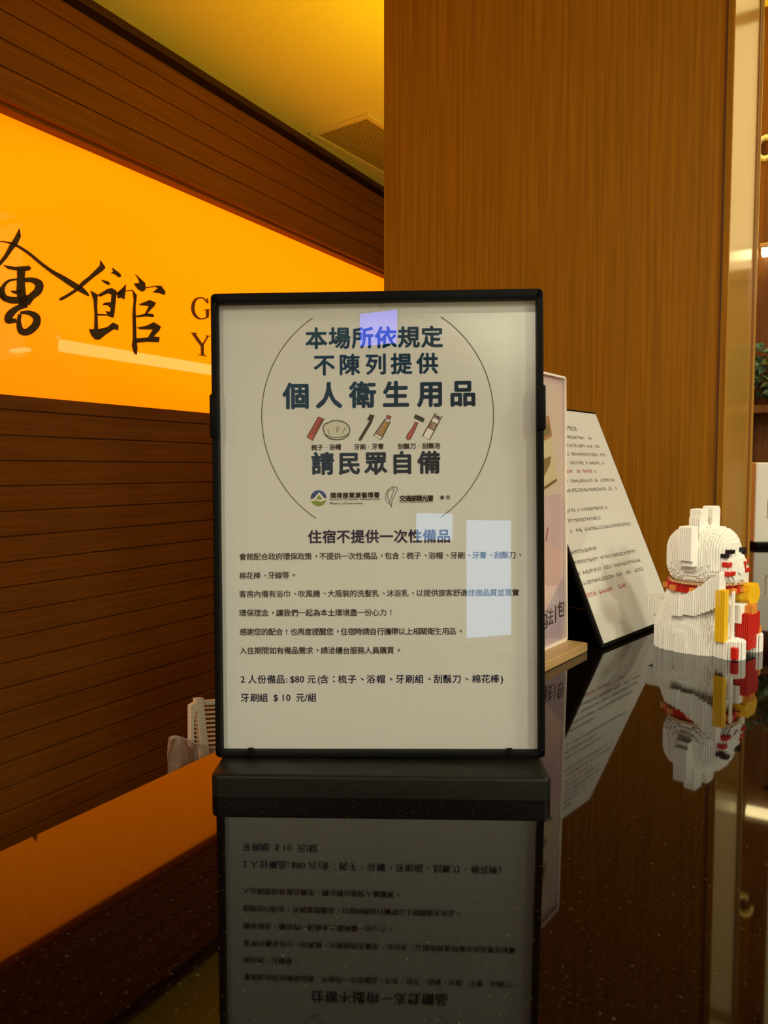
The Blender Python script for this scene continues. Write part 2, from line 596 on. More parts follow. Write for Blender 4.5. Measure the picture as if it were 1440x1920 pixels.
GUAN = [
    [(643, 303), (675, 350), (655, 372), (600, 412), (540, 462), (500, 497), (425, 545), (390, 562), (378, 558), (385, 543), (420, 525), (480, 487), (530, 435), (570, 405), (625, 350), (640, 335)],
    [(710, 385), (725, 374), (720, 350), (770, 390), (776, 408), (762, 412), (735, 392)],
    [(650, 428), (690, 437), (708, 458), (690, 460), (665, 445)],
    [(806, 458), (803, 500), (795, 555), (780, 543), (755, 548), (750, 510), (780, 485)],
    [(580, 498), (624, 522), (620, 600), (623, 650), (626, 745), (604, 745), (606, 650), (600, 560)],
    [(625, 525), (690, 485), (715, 480), (746, 500), (740, 560), (732, 640), (725, 672), (700, 665), (676, 628), (706, 634), (711, 610), (690, 592), (656, 590), (668, 575), (712, 570), (715, 522), (690, 515), (640, 537)],
    [(620, 646), (692, 650), (692, 659), (620, 658)],
    [(570, 745), (625, 745), (690, 730), (722, 702), (758, 720), (756, 752), (730, 745), (680, 778), (635, 814), (610, 812), (585, 785)],
    [(740, 516), (800, 497), (850, 492), (850, 500), (800, 504), (742, 526)],
    [(868, 392), (930, 450), (932, 490), (915, 505), (885, 490), (858, 452), (895, 445), (885, 420)],
    [(930, 476), (1000, 465), (1032, 466), (1060, 505), (1055, 525), (1025, 515), (978, 508), (1012, 482), (1000, 473), (930, 484)],
    [(850, 493), (876, 528), (868, 600), (870, 700), (873, 800), (880, 870), (875, 910), (858, 893), (846, 850), (853, 800), (850, 650), (858, 560)],
    [(890, 585), (960, 557), (998, 575), (990, 595), (945, 642), (985, 650), (985, 668), (940, 664), (870, 670), (870, 658), (930, 645), (955, 597), (900, 591)],
    [(875, 735), (940, 722), (985, 700), (1031, 728), (1020, 755), (985, 792), (1022, 795), (1018, 830), (940, 828), (870, 834), (866, 805), (950, 797), (980, 748), (900, 747)],
]
lettering('wall_character', GUAN, M['char'], 'dark brush calligraphy character with boxy strokes, right of the sweeping one on amber panel', 'lettering')
lettering('wall_letter', [], M['char2'], 'bronze capital letter G on amber panel beside the black sign frame', 'lettering', None,
          [[(1330, 575, 6), (1310, 550, 8), (1283, 543, 9), (1252, 558, 15), (1237, 600, 20), (1246, 648, 17), (1275, 676, 11), (1305, 678, 9), (1330, 668, 8)],
           [(1330, 545, 4), (1332, 560, 5), (1334, 580, 4)],
           [(1330, 622, 17), (1331, 645, 17), (1330, 672, 15)], [(1310, 620, 5), (1330, 619, 6), (1352, 620, 5)]])
lettering('wall_letter', [], M['char2'], 'bronze capital letter Y below the letter G on amber panel', 'lettering', None,
          [[(1240, 772, 16), (1268, 812, 18), (1296, 850, 17)], [(1334, 790, 7), (1318, 818, 8), (1298, 850, 9)],
           [(1297, 845, 16), (1298, 880, 16), (1299, 912, 17)], [(1225, 768, 5), (1245, 771, 6), (1265, 774, 5)],
           [(1318, 787, 5), (1333, 789, 6), (1348, 791, 5)], [(1272, 909, 5), (1298, 913, 6), (1326, 918, 5)]])

# ================================================================== CEILING VENT
def ceil_pt(px, py):
    return at_plane(px, py, Vector((0, 0, CEIL)), Vector((0, 0, 1)))


pv = ceil_pt(690, 210)
vent = thing('ceiling_vent', 'square slatted air grille set in the amber ceiling next to the wooden pillar', 'vent', (pv.x, pv.y, CEIL), RZ + math.radians(-5))
VX, VY = 0.62, 0.285          # local x runs along the wall, y towards it
bm = bmesh.new()
for c, q in (((VX / 2, 0.011, -0.006), (VX, 0.022, 0.012)), ((VX / 2, VY - 0.011, -0.006), (VX, 0.022, 0.012)),
             ((0.011, VY / 2, -0.006), (0.022, VY - 0.044, 0.012)), ((VX - 0.011, VY / 2, -0.006), (0.022, VY - 0.044, 0.012))):
    box(bm, c, q, bevel=0.002)
obj('vent_frame', bm, mat('vent_enamel', (0.74, 0.62, 0.22), 0.5, spec=0.2), vent)
bm = bmesh.new()
box(bm, (VX / 2, VY / 2, -0.001), (VX - 0.044, VY - 0.044, 0.002))
obj('vent_backing', bm, mat('vent_shade', (0.10, 0.05, 0.006), 0.8, spec=0.1), vent)  # dark sheet paints the shade behind the slats
k = 0.027
while k < VY - 0.026:
    bm = bmesh.new()
    box(bm, (VX / 2, k, -0.007), (VX - 0.044, 0.0042, 0.009), Matrix.Rotation(math.radians(-20), 3, 'X'))
    obj('louvre', bm, M['louvre'], vent)
    k += 0.0135

# ================================================================== PILLAR
pc = on_counter(1349, 1130)
pa, pb = pc.dot(U), pc.dot(N)
# face width so that its far-left edge stands at image centre
fw = 0.0
while True:
    q = pc - N * fw
    if q.x / q.y <= 0.0005:
        break
    fw += 0.001
dp = 0.10
while True:                                         # depth of the glossy side seen from the camera
    q = pc + U * dp
    if q.x / (q.y * CP + 0.2 * SP) >= (1394 - 720) / FPX:
        break
    dp += 0.002
print('pillar side', pa, pb, dp)
pillar = thing('pillar', 'tall square wood veneer pillar with a pale glossy side, rising behind the cat figurine', 'pillar', rm(pa, pb, 0), RZ)
bm = bmesh.new()
box(bm, (0.5 * (dp + 0.04), fw / 2, CEIL / 2), (dp + 0.04, fw, CEIL))
obj('core', bm, M['pillar_wood'], pillar)
bm = bmesh.new()
box(bm, (dp / 2, -0.00075, CEIL / 2), (dp, 0.0015, CEIL))
obj('side_panel', bm, M['side_wood'], pillar)['label'] = 'pale glossy side panel'
bm = bmesh.new()
box(bm, (dp + 0.016, -0.0015, CEIL / 2), (0.032, 0.004, CEIL))
obj('corner_trim', bm, M['edge_wood'], pillar)
wash_lamp = thing('added_wash_lamp', 'amber uplighter added out of sight behind the wooden pillar to light the ceiling', 'lamp', rm(*WASH_AT), RZ)
bm = bmesh.new(); cyl(bm, (0, 0, -0.04), 0.06, 0.07, 32, None, 0.11); obj('bowl', bm, M['metal'], wash_lamp)
bm = bmesh.new(); box(bm, (-0.095, 0, -0.04), (0.075, 0.04, 0.04)); obj('arm', bm, M['metal'], wash_lamp)
bm = bmesh.new()
box(bm, (dp + 0.0355, -0.003, CEIL / 2), (0.006, 0.0075, CEIL))
obj('edge_strip', bm, M['side_wood'], pillar)
bm = bmesh.new()
box(bm, (-0.001, 0.009, CEIL / 2), (0.002, 0.0015, CEIL))
obj('joint_line', bm, M['dark_wood'], pillar)

# ================================================================== COUNTER
e0, e1 = on_counter(0, 1590), on_counter(410, 1412)
CB0 = (e0.dot(N) + e1.dot(N)) / 2                    # back edge
cu = (e1 - e0).normalized()
print('counter edge dir', math.degrees(math.atan2(cu.x, cu.y)), 'b', e0.dot(N), e1.dot(N))
CB1 = 0.14
counter = thing('reception_counter', 'long reception counter with a mirror-polished black granite top', 'counter', rm(0, 0, 0), RZ)
CA0, CA1 = -1.6, AP - 0.002
PA0, PA1, PB = pa - 0.001, pa + dp + 0.041, pb + 0.010


def plan_slab(a0, a1, b0, b1, z0, z1):
    """counter outline with the notch for the pillar, extruded from z0 to z1"""
    out = [(a0, b0), (PA0, b0), (PA0, PB), (PA1, PB), (PA1, b0), (a1, b0), (a1, b1), (a0, b1)]
    bm = bmesh.new()
    lo = [bm.verts.new((a, -b, z0)) for a, b in out]
    hi = [bm.verts.new((a, -b, z1)) for a, b in out]
    fs = [bm.faces.new(lo), bm.faces.new(hi[::-1])]
    for k in range(8):
        q = (k + 1) % 8
        bm.faces.new((lo[q], lo[k], hi[k], hi[q]))
    return bm


obj('countertop', plan_slab(CA0, CA1, CB0, CB1, CT - 0.03, CT), M['granite'], counter)
obj('counter_body', plan_slab(CA0 + 0.02, CA1 - 0.02, CB0 + 0.03, CB1 - 0.03, 0, CT - 0.03), M['dark_wood'], counter)
# lower desk on the staff side
DZ = CT - 0.055
bm = bmesh.new()
box(bm, ((CA0 + 1.1) / 2, -(CB0 - 0.0455), DZ - 0.01), (1.1 - CA0, 0.085, 0.02), bevel=0.002)
desk = thing('staff_ledge', 'narrow dark ledge on the staff side just below the granite edge', 'shelf', rm(0, 0, 0), RZ)
obj('ledge_board', bm, M['dark_wood'], desk)
for k in range(4):
    bm = bmesh.new()
    prism(bm, [(-0.02, 0), (0.065, 0), (-0.02, -0.08)], -0.01, 0.01)
    bmesh.ops.rotate(bm, verts=bm.verts, cent=(0, 0, 0), matrix=Matrix.Rotation(PI / 2, 3, 'Z'))
    br = obj('bracket', bm, M['dark_wood'], desk)
    br.location = (CA0 + 0.3 + 0.65 * k, -(CB0 - 0.022), DZ - 0.0205)

# ================================================================== MENU SIGN STAND
def pose(loc, yaw, lean, roll):
    return Matrix.Translation(loc) @ (Matrix.Rotation(yaw, 4, 'Z') @ Matrix.Rotation(lean, 4, 'X') @ Matrix.Rotation(roll, 4, 'Y'))


YAW = math.radians(-1.59)
sheet_m = pose(Vector((-0.0039, 0.4843, CAMZ - 0.0375)), YAW, math.radians(-2.43), math.radians(-0.51))
sign_loc = Vector((-0.0015, 0.4765, CT))
sign = thing('sign_stand', 'black framed tabletop sign holder with Chinese notice, standing on the black granite', 'sign', sign_loc, YAW)
sign_m = Matrix.Translation(sign_loc) @ Matrix.Rotation(YAW, 4, 'Z')
loc_m = sign_m.inverted() @ sheet_m


def put(o, m):
    o.matrix_local = m
    return o


def sheet_xy(px, py):
    p0 = sheet_m.translation
    nn = sheet_m.to_3x3() @ Vector((0, -1, 0))
    l = sheet_m.inverted() @ at_plane(px, py, p0, nn)
    return (l.x, l.z)


# base: rounded slab
bx0 = on_counter(391, 1496); bx1 = on_counter(1040, 1496)
BW = (bx1 - bx0).length * 0.985
BD = 0.066
bm = bmesh.new()
box(bm, (0, 0, 0.0068), (BW, BD, 0.0136))
vert = [e for e in bm.edges if abs(e.verts[0].co.z - e.verts[1].co.z) > 0.01]
bmesh.ops.bevel(bm, geom=vert, offset=0.005, segments=4, profile=0.5, affect='EDGES')
top = [e for e in bm.edges if e.verts[0].co.z > 0.013 and e.verts[1].co.z > 0.013]
bmesh.ops.bevel(bm, geom=top, offset=0.0022, segments=3, profile=0.5, affect='EDGES')
obj('base', bm, M['black_base'], sign, True)
# frame (local to the sheet: x right, z up, -y towards the camera)
FW, FH = 0.2115, 0.2985
bm = bmesh.new()
SX0, SX1, SZ0, SZ1 = -0.1025, 0.1025, -0.145, 0.145
xo, zt, zb_ = 0.1063, 0.1510, -0.1485


def rrect(x0, x1, z0, z1, r, n=6):
    o = []
    for cx, cz, a in ((x1 - r, z1 - r, 0), (x0 + r, z1 - r, 90), (x0 + r, z0 + r, 180), (x1 - r, z0 + r, 270)):
        for k in range(n + 1):
            t = math.radians(a + 90 * k / n)
            o.append((cx + r * math.cos(t), cz + r * math.sin(t)))
    return o


def ring(bm, outer, inner, y0, y1):
    n = len(outer)
    v = [[bm.verts.new((x, y, z)) for x, z in lst] for lst, y in ((outer, y0), (inner, y0), (outer, y1), (inner, y1))]
    for i in range(n):
        j = (i + 1) % n
        bm.faces.new((v[0][i], v[0][j], v[1][j], v[1][i]))
        bm.faces.new((v[2][j], v[2][i], v[3][i], v[3][j]))
        bm.faces.new((v[0][j], v[0][i], v[2][i], v[2][j]))
        bm.faces.new((v[1][i], v[1][j], v[3][j], v[3][i]))


ring(bm, rrect(-xo, xo, zb_, zt, 0.0032), rrect(SX0, SX1, SZ0, SZ1, 0.0006), -0.0075, 0.006)
edges = [e for e in bm.edges if e.verts[0].co.y < -0.007 and e.verts[1].co.y < -0.007 and len(e.link_faces) == 2]
bmesh.ops.bevel(bm, geom=edges, offset=0.0009, segments=2, profile=0.5, affect='EDGES')
fr = obj('frame', bm, M['black'], sign, True); put(fr, loc_m)
bm = bmesh.new()
box(bm, (0, 0.0035, 0.001), (0.209, 0.003, 0.296))
put(obj('back_panel', bm, M['black'], sign), loc_m)
bm = bmesh.new()
box(bm, (0, 0.0008, 0), (0.2085, 0.0008, 0.2945))
paper = put(obj('notice_sheet', bm, M['paper'], sign), loc_m)
bm = bmesh.new()
box(bm, (0, -0.0042, 0), (0.2055, 0.0016, 0.2905))
put(obj('acrylic_cover', bm, M['acrylic'], sign), loc_m)
for sx, pz in ((-1, (738, 820)), (1, (728, 812))):
    z1 = sheet_xy(720, pz[0])[1]; z0 = sheet_xy(720, pz[1])[1]
    bm = bmesh.new()
    box(bm, (sx * 0.1046, -0.0055, (z0 + z1) / 2), (0.0056, 0.0075, z1 - z0), bevel=0.0014, seg=2)
    put(obj('side_clip', bm, M['black'], sign, True), loc_m)
for px in (475, 952):
    x = sheet_xy(px, 1400)[0]
    bm = bmesh.new()
    box(bm, (x, -0.0078, -0.1448), (0.0044, 0.003, 0.0062), bevel=0.0010, seg=2)
    put(obj('retaining_peg', bm, M['black'], sign, True), loc_m)

PY = 0.0003          # print layers just in front of the sheet's front face (y = 0.0004)
def pp(px, py):
    return sheet_xy(px, py)


def text_row(bm, s, x0, x1, yc0, yc1, em, bold=0.0, shear=0.0, y=PY):
    """characters evenly pitched between pixel centres x0..x1; row centre goes from yc0 to yc1; em in pixels"""
    n = len(s)
    e = em * 0.205 / 592
    for i, ch in enumerate(s):
        if ch == ' ':
            continue
        t = i / max(n - 1, 1)
        x, z = pp(x0 + (x1 - x0) * t, yc0 + (yc1 - yc0) * t)
        put_glyph(bm, ch, x, z, e, y, bold, shear)


def prop_row(bm, items, yc0, yc1, em, bold, y=PY):
    e = em * 0.205 / 592
    xa, xb = items[0][1], items[-1][1]
    for ch, px in items:
        t = (px - xa) / (xb - xa)
        x, z = pp(px, yc0 + (yc1 - yc0) * t)
        put_glyph(bm, ch, x, z, e, y, bold)


def printed(name, bm, m, label=None):
    o = obj(name, bm, m, paper, recalc=False)
    if label:
        o['label'] = label
    return o


for row in (('本場所依規定', 593, 810, 634, 631, 42, 0.030), ('不陳列提供', 608, 801, 684, 681, 41, 0.030),
            ('個人衛生用品', 554, 868, 742, 737, 51, 0.036), ('請民眾自備', 605, 804, 869, 867, 44, 0.036)):
    bm = bmesh.new()
    text_row(bm, *row)
    printed('headline', bm, M['ink_grad'], 'large teal to navy headline characters')
for row in (('梳子·浴帽', 589, 634, 839, 838, 11.5, 0.03), ('牙刷·牙膏', 669, 714, 838, 837, 11.5, 0.03), ('刮鬍刀·刮鬍泡', 751, 820, 837, 835.5, 11.5, 0.03)):
    bm = bmesh.new()
    text_row(bm, *row)
    printed('icon_caption', bm, M['ink'])
bm = bmesh.new()
text_row(bm, '環境部資源循環署', 624.5, 706, 929, 928, 11.0, 0.05)
text_row(bm, '交通部觀光署', 754.5, 807, 934.5, 934, 11.5, 0.05)
text_row(bm, '廣告', 829, 840, 933, 932.6, 8.5, 0.02)


def latin(bm, s, px0, px1, yc, em, bold=0.02):
    e = em * 0.205 / 592
    adv = 0
    pos = []
    for ch in s:
        if ch == ' ':
            adv += 0.28
            continue
        vs, fs, bb = glyph(ch)
        wdt = bb[1] - bb[0]
        pos.append((ch, adv + wdt / 2))
        adv += wdt + 0.09
    (xa, z), (xb, _) = pp(px0, yc), pp(px1, yc)
    k = (xb - xa) / adv
    for ch, a in pos:
        vs, fs, bb = glyph(ch)
        gx = (bb[0] + bb[1]) / 2
        for o in ([0] + ([bold, -bold] if bold else [])):
            nv = [bm.verts.new((xa + a * k + (x - gx + o) * k, PY, z + (zz - 0.3) * e)) for x, zz in vs]
            for f in fs:
                try:
                    bm.faces.new([nv[i] for i in f])
                except ValueError:
                    pass


latin(bm, 'Resource Circulation Administration', 618.5, 713, 936.5, 6.5)
latin(bm, 'Ministry of Environment', 618.5, 681, 944, 6.5)
latin(bm, 'Tourism Administration, MOTC', 749.5, 812, 941.5, 4.4)
printed('agency_name', bm, M['ink'])
bm = bmesh.new()
text_row(bm, '住宿不提供一次性備品', 590, 832, 1006.5, 1005, 26.5, 0.028)
printed('notice_title', bm, M['ink_blue'], 'indigo notice title')
bm = bmesh.new()
B = 0.019
text_row(bm, '會館配合政府環保政策，不提供一次性備品，包含：梳子、浴帽、牙刷、牙膏、刮鬍刀、', 455, 974, 1044, 1040.5, 14.2, B)
text_row(bm, '棉花棒、牙線等。', 455, 549, 1079.5, 1078.5, 14.2, B)
text_row(bm, '客房內備有浴巾、吹風機、大瓶裝的洗髮乳、沐浴乳，以提供旅客舒適住宿品質並落實', 455, 967, 1114, 1111, 14.2, B)
text_row(bm, '環保理念，讓我們一起為本土環境盡一份心力！', 455, 732, 1149.5, 1148.5, 14.2, B)
text_row(bm, '感謝您的配合!也再度提醒您，住宿時請自行攜帶以上相關衛生用品。', 456, 862, 1185, 1183.5, 14.2, B)
text_row(bm, '入住期間如有備品需求，請洽櫃台服務人員購買。', 456, 746, 1220, 1219.5, 14.2, B)
printed('body_text', bm, M['ink'])
bm = bmesh.new()
prop_row(bm, [('2', 455), ('人', 473), ('份', 491), ('備', 508.5), ('品', 526), (':', 537.5), ('$', 548), ('8', 557), ('0', 566), ('元', 584),
              ('(', 598), ('含', 608), ('：', 625), ('梳', 642), ('子', 660), ('、', 677), ('浴', 695.5), ('帽', 714), ('、', 731), ('牙', 750),
              ('刷', 768), ('組', 786), ('、', 803), ('刮', 821), ('鬍', 838.5), ('刀', 856), ('、', 873), ('棉', 893), ('花', 911), ('棒', 928), (')', 941)],
         1274, 1273, 17.2, 0.019)
prop_row(bm, [('牙', 459), ('刷', 477), ('組', 494), ('$', 517), ('1', 531), ('0', 540.5), ('元', 563), ('/', 574), ('組', 585)], 1308.5, 1308, 17.2, 0.019)
printed('price_list', bm, M['ink_blue'])


def flat(bm, pts, y=PY):
    prism(bm, [pp(*q) for q in pts], y, y)


def line(bm, path, wd, y, closed=False, sm=0):
    if sm:
        path = smooth_path(path + ([path[0]] if closed else []), sm)
        closed = False
    P2 = [pp(*q) for q in path]
    for qd in ribbon(P2, wd * 0.205 / 592, closed):
        prism(bm, qd, y, y)


# two thin arcs around the headline
ccx, ccy, rx, ry = 708, 778, 217.5, 236
for a0, a1 in ((124, 238), (-57, 57)):
    bm = bmesh.new()
    pth = []
    for k in range(49):
        t = math.radians(a0 + (a1 - a0) * k / 48)
        pth.append((ccx + rx * math.cos(t), ccy - (ry if math.sin(t) > 0 else 246) * 0.93 * math.sin(t)))
    line(bm, pth, 1.7, PY)
    printed('border_arc', bm, M['ink_line'])


def c5(x, y):
    return (560 + x / 4.8, 770 + y / 4.8)


Y1, Y2 = PY - 0.00004, PY - 0.00008


def icon(name, fills, lines_, label):
    first = None
    for m, polys in fills:
        b2 = bmesh.new()
        for pl in polys:
            flat(b2, [c5(*q) for q in pl], PY)
        if first is None:
            first = printed(name, b2, M[m], label)
        else:
            o = printed(name + '_fill', b2, M[m])
    b2 = bmesh.new()
    for pth, wd, cl in lines_:
        line(b2, [c5(*q) for q in pth], wd * 1.7, Y1, cl)
    printed(name + '_outline', b2, M['grey_fill'])


ell = lambda cx, cy, ax, ay, n=28, a0=0, a1=360: [(cx + ax * math.cos(math.radians(a0 + (a1 - a0) * k / n)), cy + ay * math.sin(math.radians(a0 + (a1 - a0) * k / n))) for k in range(n + (0 if a1 - a0 == 360 else 1))]
comb_o = [(178, 55), (228, 72), (122, 270), (74, 240)]
teeth = []
for k in range(9):
    t = k / 8
    x, y = 196 - 80 * t + 4, 75 + 132 * t
    teeth.append(([(x - 8, y), (x + 20, y + 8)], 0.8, False))
icon('comb_icon', [('red_fill', [comb_o])], [(comb_o, 1.0, True)] + teeth, 'coral comb drawing')
cap_o = [(218, 150), (235, 120), (275, 105), (300, 92), (340, 88), (385, 95), (425, 112), (455, 145), (460, 180), (445, 225), (400, 255), (335, 262), (275, 250), (235, 215)]
icon('shower_cap_icon', [('cap_fill', [cap_o])], [(cap_o, 1.2, True), ([(240, 215), (290, 238), (340, 244), (400, 236), (445, 210)], 0.9, False),
     ([(262, 165), (270, 195), (282, 215)], 0.6, False), ([(345, 195), (340, 160), (352, 140), (362, 150), (352, 190)], 0.6, False), ([(418, 150), (405, 180), (392, 205)], 0.6, False)], 'pale shower cap drawing')
brush_o = [(642, 34), (680, 42), (655, 110), (560, 268), (540, 268), (545, 250), (640, 92), (618, 82)]
icon('toothbrush_icon', [('grey_fill', [brush_o])], [(brush_o, 0.8, True)], 'dark toothbrush drawing')
tube = [(780, 75), (824, 98), (742, 260), (676, 222)]
icon('toothpaste_icon', [('white_fill', [tube]), ('orange_fill', [[(770, 92), (812, 114), (752, 232), (696, 205)]]), ('red_fill', [[(795, 40), (832, 52), (822, 78), (788, 64)]])],
     [(tube, 1.3, True), ([(795, 40), (832, 52), (822, 78), (788, 64)], 1.0, True), ([(772, 90), (816, 114)], 0.8, False), ([(692, 204), (755, 236)], 0.8, False)], 'ochre toothpaste tube drawing')
icon('razor_icon', [('grey_fill', [[(1050, 30), (1136, 70), (1120, 108), (1034, 66)]]), ('red_fill', [[(1050, 100), (1075, 108), (1050, 165), (1005, 255), (985, 264), (968, 248), (975, 220), (1020, 160)]])],
     [([(1050, 100), (1075, 108), (1050, 165), (1005, 255), (985, 264), (968, 248), (975, 220), (1020, 160)], 0.9, True)], 'razor drawing with coral handle')
can = [(1232, 20), (1290, 48), (1178, 262), (1116, 228)]
icon('foam_can_icon', [('white_fill', [can]), ('red_fill', [[(1192, 96), (1250, 125), (1222, 180), (1166, 150)]]), ('grey_fill', [[(1228, 32), (1278, 56), (1262, 86), (1214, 62)]])],
     [(can, 1.2, True), ([(1192, 96), (1250, 125)], 0.9, False), ([(1166, 150), (1222, 180)], 0.9, False)], 'shaving foam can drawing')
# round agency logo and leaf logo
bm = bmesh.new(); flat(bm, [c5(*q) for q in ell(178, 788, 72, 72, 30, 180, 360)], PY)
lg = printed('round_logo', bm, M['logo_blue'])
bm = bmesh.new(); flat(bm, [c5(*q) for q in ell(178, 788, 72, 72, 30, 0, 180)], PY)
flat(bm, [c5(*q) for q in [(185, 755), (215, 800), (150, 800)]], Y2)
printed('logo_field', bm, M['logo_green'])
bm = bmesh.new(); flat(bm, [c5(*q) for q in [(185, 735), (240, 800), (215, 800), (185, 758), (152, 800), (125, 800)]], Y1)
flat(bm, [c5(*q) for q in [(108, 800), (150, 792), (200, 802), (247, 788), (249, 802), (200, 818), (150, 808), (112, 815)]], Y1)
printed('logo_mountain', bm, M['white_fill'])
bm = bmesh.new()
for pth in ([(855, 682), (820, 700), (790, 735), (782, 790), (800, 825), (828, 850), (835, 868), (840, 820), (860, 770), (885, 720), (885, 690), (865, 692), (850, 730), (835, 780), (818, 830)],
            [(855, 684), (830, 715), (805, 725), (800, 770), (812, 800), (826, 830)]):
    line(bm, [c5(*q) for q in pth], 1.1, PY, False, 5)
printed('leaf_logo', bm, M['ink'])

# ================================================================== PINK ACRYLIC STAND
def pseudo_row(bm, x0, x1, z, h, y, rng, gap=0.12, pitch=None):
    """illegible tiny print: clusters of strokes, one cluster per character"""
    pitch = pitch or h * 1.05
    x = x0
    while x + h < x1:
        if rng.random() > gap:
            for k in range(3):
                zz = z + (rng.random() - 0.5) * h * 0.8
                ww = h * (0.5 + 0.4 * rng.random())
                prism(bm, [(x, zz - h * 0.05), (x + ww, zz - h * 0.05), (x + ww, zz + h * 0.05), (x, zz + h * 0.05)], y, y)
            for k in range(2):
                xx = x + rng.random() * h * 0.8
                prism(bm, [(xx - h * 0.05, z - h * 0.45), (xx + h * 0.05, z - h * 0.45), (xx + h * 0.05, z + h * 0.45), (xx - h * 0.05, z + h * 0.45)], y, y)
        x += pitch


p_yaw = math.atan2(0.795, 0.606)
pr = Vector((0.2015, 0.825, CT))
pu = Vector((math.cos(p_yaw), math.sin(p_yaw), 0))
PWD, PHT = 0.21, 0.2915
org = pr - pu * (PWD / 2)
promo = thing('acrylic_display', 'upright pink printed sheet in clear acrylic on a pale wooden base, behind the framed sign', 'display', org, p_yaw)
bm = bmesh.new()
box(bm, (0, 0, 0.00485), (PWD + 0.006, 0.052, 0.0097), bevel=0.0008, seg=1)
obj('wooden_base', bm, M['wood_base'], promo)
tilt = Matrix.Translation((0, 0, 0.0097)) @ Matrix.Rotation(math.radians(-1.2), 4, 'X')
bm = bmesh.new()
for y in (-0.0026, 0.0026):
    b0 = rrect(-PWD / 2, PWD / 2, 0, PHT, 0.004)
    prism(bm, b0, y - 0.0012, y + 0.0012)
acr = put(obj('acrylic_panel', bm, M['acrylic'], promo), tilt)
bm = bmesh.new()
ring(bm, rrect(-PWD / 2, PWD / 2, 0, PHT, 0.004), rrect(-PWD / 2 + 0.0022, PWD / 2 - 0.0022, 0.0022, PHT - 0.0022, 0.003), -0.0042, 0.0042)
put(obj('polished_edge', bm, mat('frosted_edge', (0.86, 0.76, 0.62), 0.35), promo), tilt)
bm = bmesh.new()
box(bm, (0, 0, PHT / 2), (PWD - 0.005, 0.0012, PHT - 0.005))
psheet = put(obj('printed_sheet', bm, M['pink'], promo), tilt)
psm = Matrix.Translation(org) @ Matrix.Rotation(p_yaw, 4, 'Z') @ tilt


def p_xy(px, py):
    l = psm.inverted() @ at_plane(px, py, psm.translation, psm.to_3x3() @ Vector((0, -1, 0)))
    return (l.x, l.z)


def p_print(name, polys, m, y=-0.0008):
    b2 = bmesh.new()
    for pl in polys:
        prism(b2, [p_xy(*q) for q in pl], y, y)
    return obj(name, b2, m, psheet)


p_print('pale_field', [[(1005, 714), (1048, 722), (1053, 925), (1000, 935)]], mat('beige_print', (0.74, 0.60, 0.50), 0.6), -0.0007)
p_print('card_print', [[(985, 790), (1028, 779), (1042, 895), (1046, 905), (1010, 925), (985, 930)]], mat('cream_print', (0.72, 0.62, 0.36), 0.6), -0.0008)
p_print('photo_print', [[(985, 795), (1028, 779), (1034, 818), (1010, 832), (985, 840)]], mat('tan_print', (0.50, 0.25, 0.12), 0.6), -0.0009)
p_print('photo_detail', [[(1016, 800), (1028, 794), (1031, 812), (1016, 822)], [(1014, 862), (1032, 855), (1030, 870), (1019, 893), (1014, 894)]], mat('olive_print', (0.25, 0.18, 0.06), 0.6), -0.0010)
p_print('dark_bar', [[(1005, 922), (1042, 897), (1043, 902), (1005, 928)]], mat('umber_print', (0.16, 0.11, 0.045), 0.6), -0.0010)
p_print('lilac_field', [[(1030, 1132), (1055, 1080), (1058, 1195), (1040, 1205), (1000, 1225), (1000, 1190)]], mat('lilac_print', (0.50, 0.38, 0.44), 0.6), -0.0008)
p_print('rosy_field', [[(1005, 1022), (1030, 1020), (1052, 1035), (1050, 1085), (1022, 1145), (1005, 1140)]], mat('rose_print', (0.78, 0.53, 0.47), 0.6), -0.00075)
p_print('red_dash', [[(1024.5, 992), (1027, 986), (1024, 1012), (1021.5, 1016)]], M['ink_red'], -0.0009)
bm = bmesh.new()
for ch, px, py in (('包', 1053, 1141), ('丨', 1042, 1151), ('法', 1031, 1157), ('包', 1020, 1164)):
    x, z = p_xy(px - 2, py)
    put_glyph(bm, ch, x, z, 0.020, -0.0011, 0.01)
obj('printed_words', bm, M['grey_fill'], psheet, recalc=False)

# ================================================================== LEANING NOTICE
n_yaw, n_lean = math.radians(48.5), math.radians(-23.0)
n_ctr = Vector((0.2720, 0.9404, CAMZ - 0.0646))
nm = pose(n_ctr, n_yaw, n_lean, 0)
bot = nm @ Vector((0, 0, -0.1485))
n_org = Vector((bot.x, bot.y, CT))
notice = thing('leaning_notice', 'white printed notice on a black easel board, leaning back between pink display and cat figurine', 'notice board', n_org, n_yaw)
nl = (Matrix.Translation(n_org) @ Matrix.Rotation(n_yaw, 4, 'Z')).inverted() @ nm
zshift = Matrix.Translation((0, 0, max(0, CT + 0.0045 - bot.z)))
nl = zshift @ nl
bm = bmesh.new()
box(bm, (0, 0.0032, 0), (0.216, 0.005, 0.303), bevel=0.001, seg=1)
put(obj('board', bm, M['black'], notice), nl)
bm = bmesh.new()
box(bm, (0, 0.0003, 0.0005), (0.209, 0.0006, 0.295))
nsheet = put(obj('sheet', bm, M['paper2'], notice), nl)
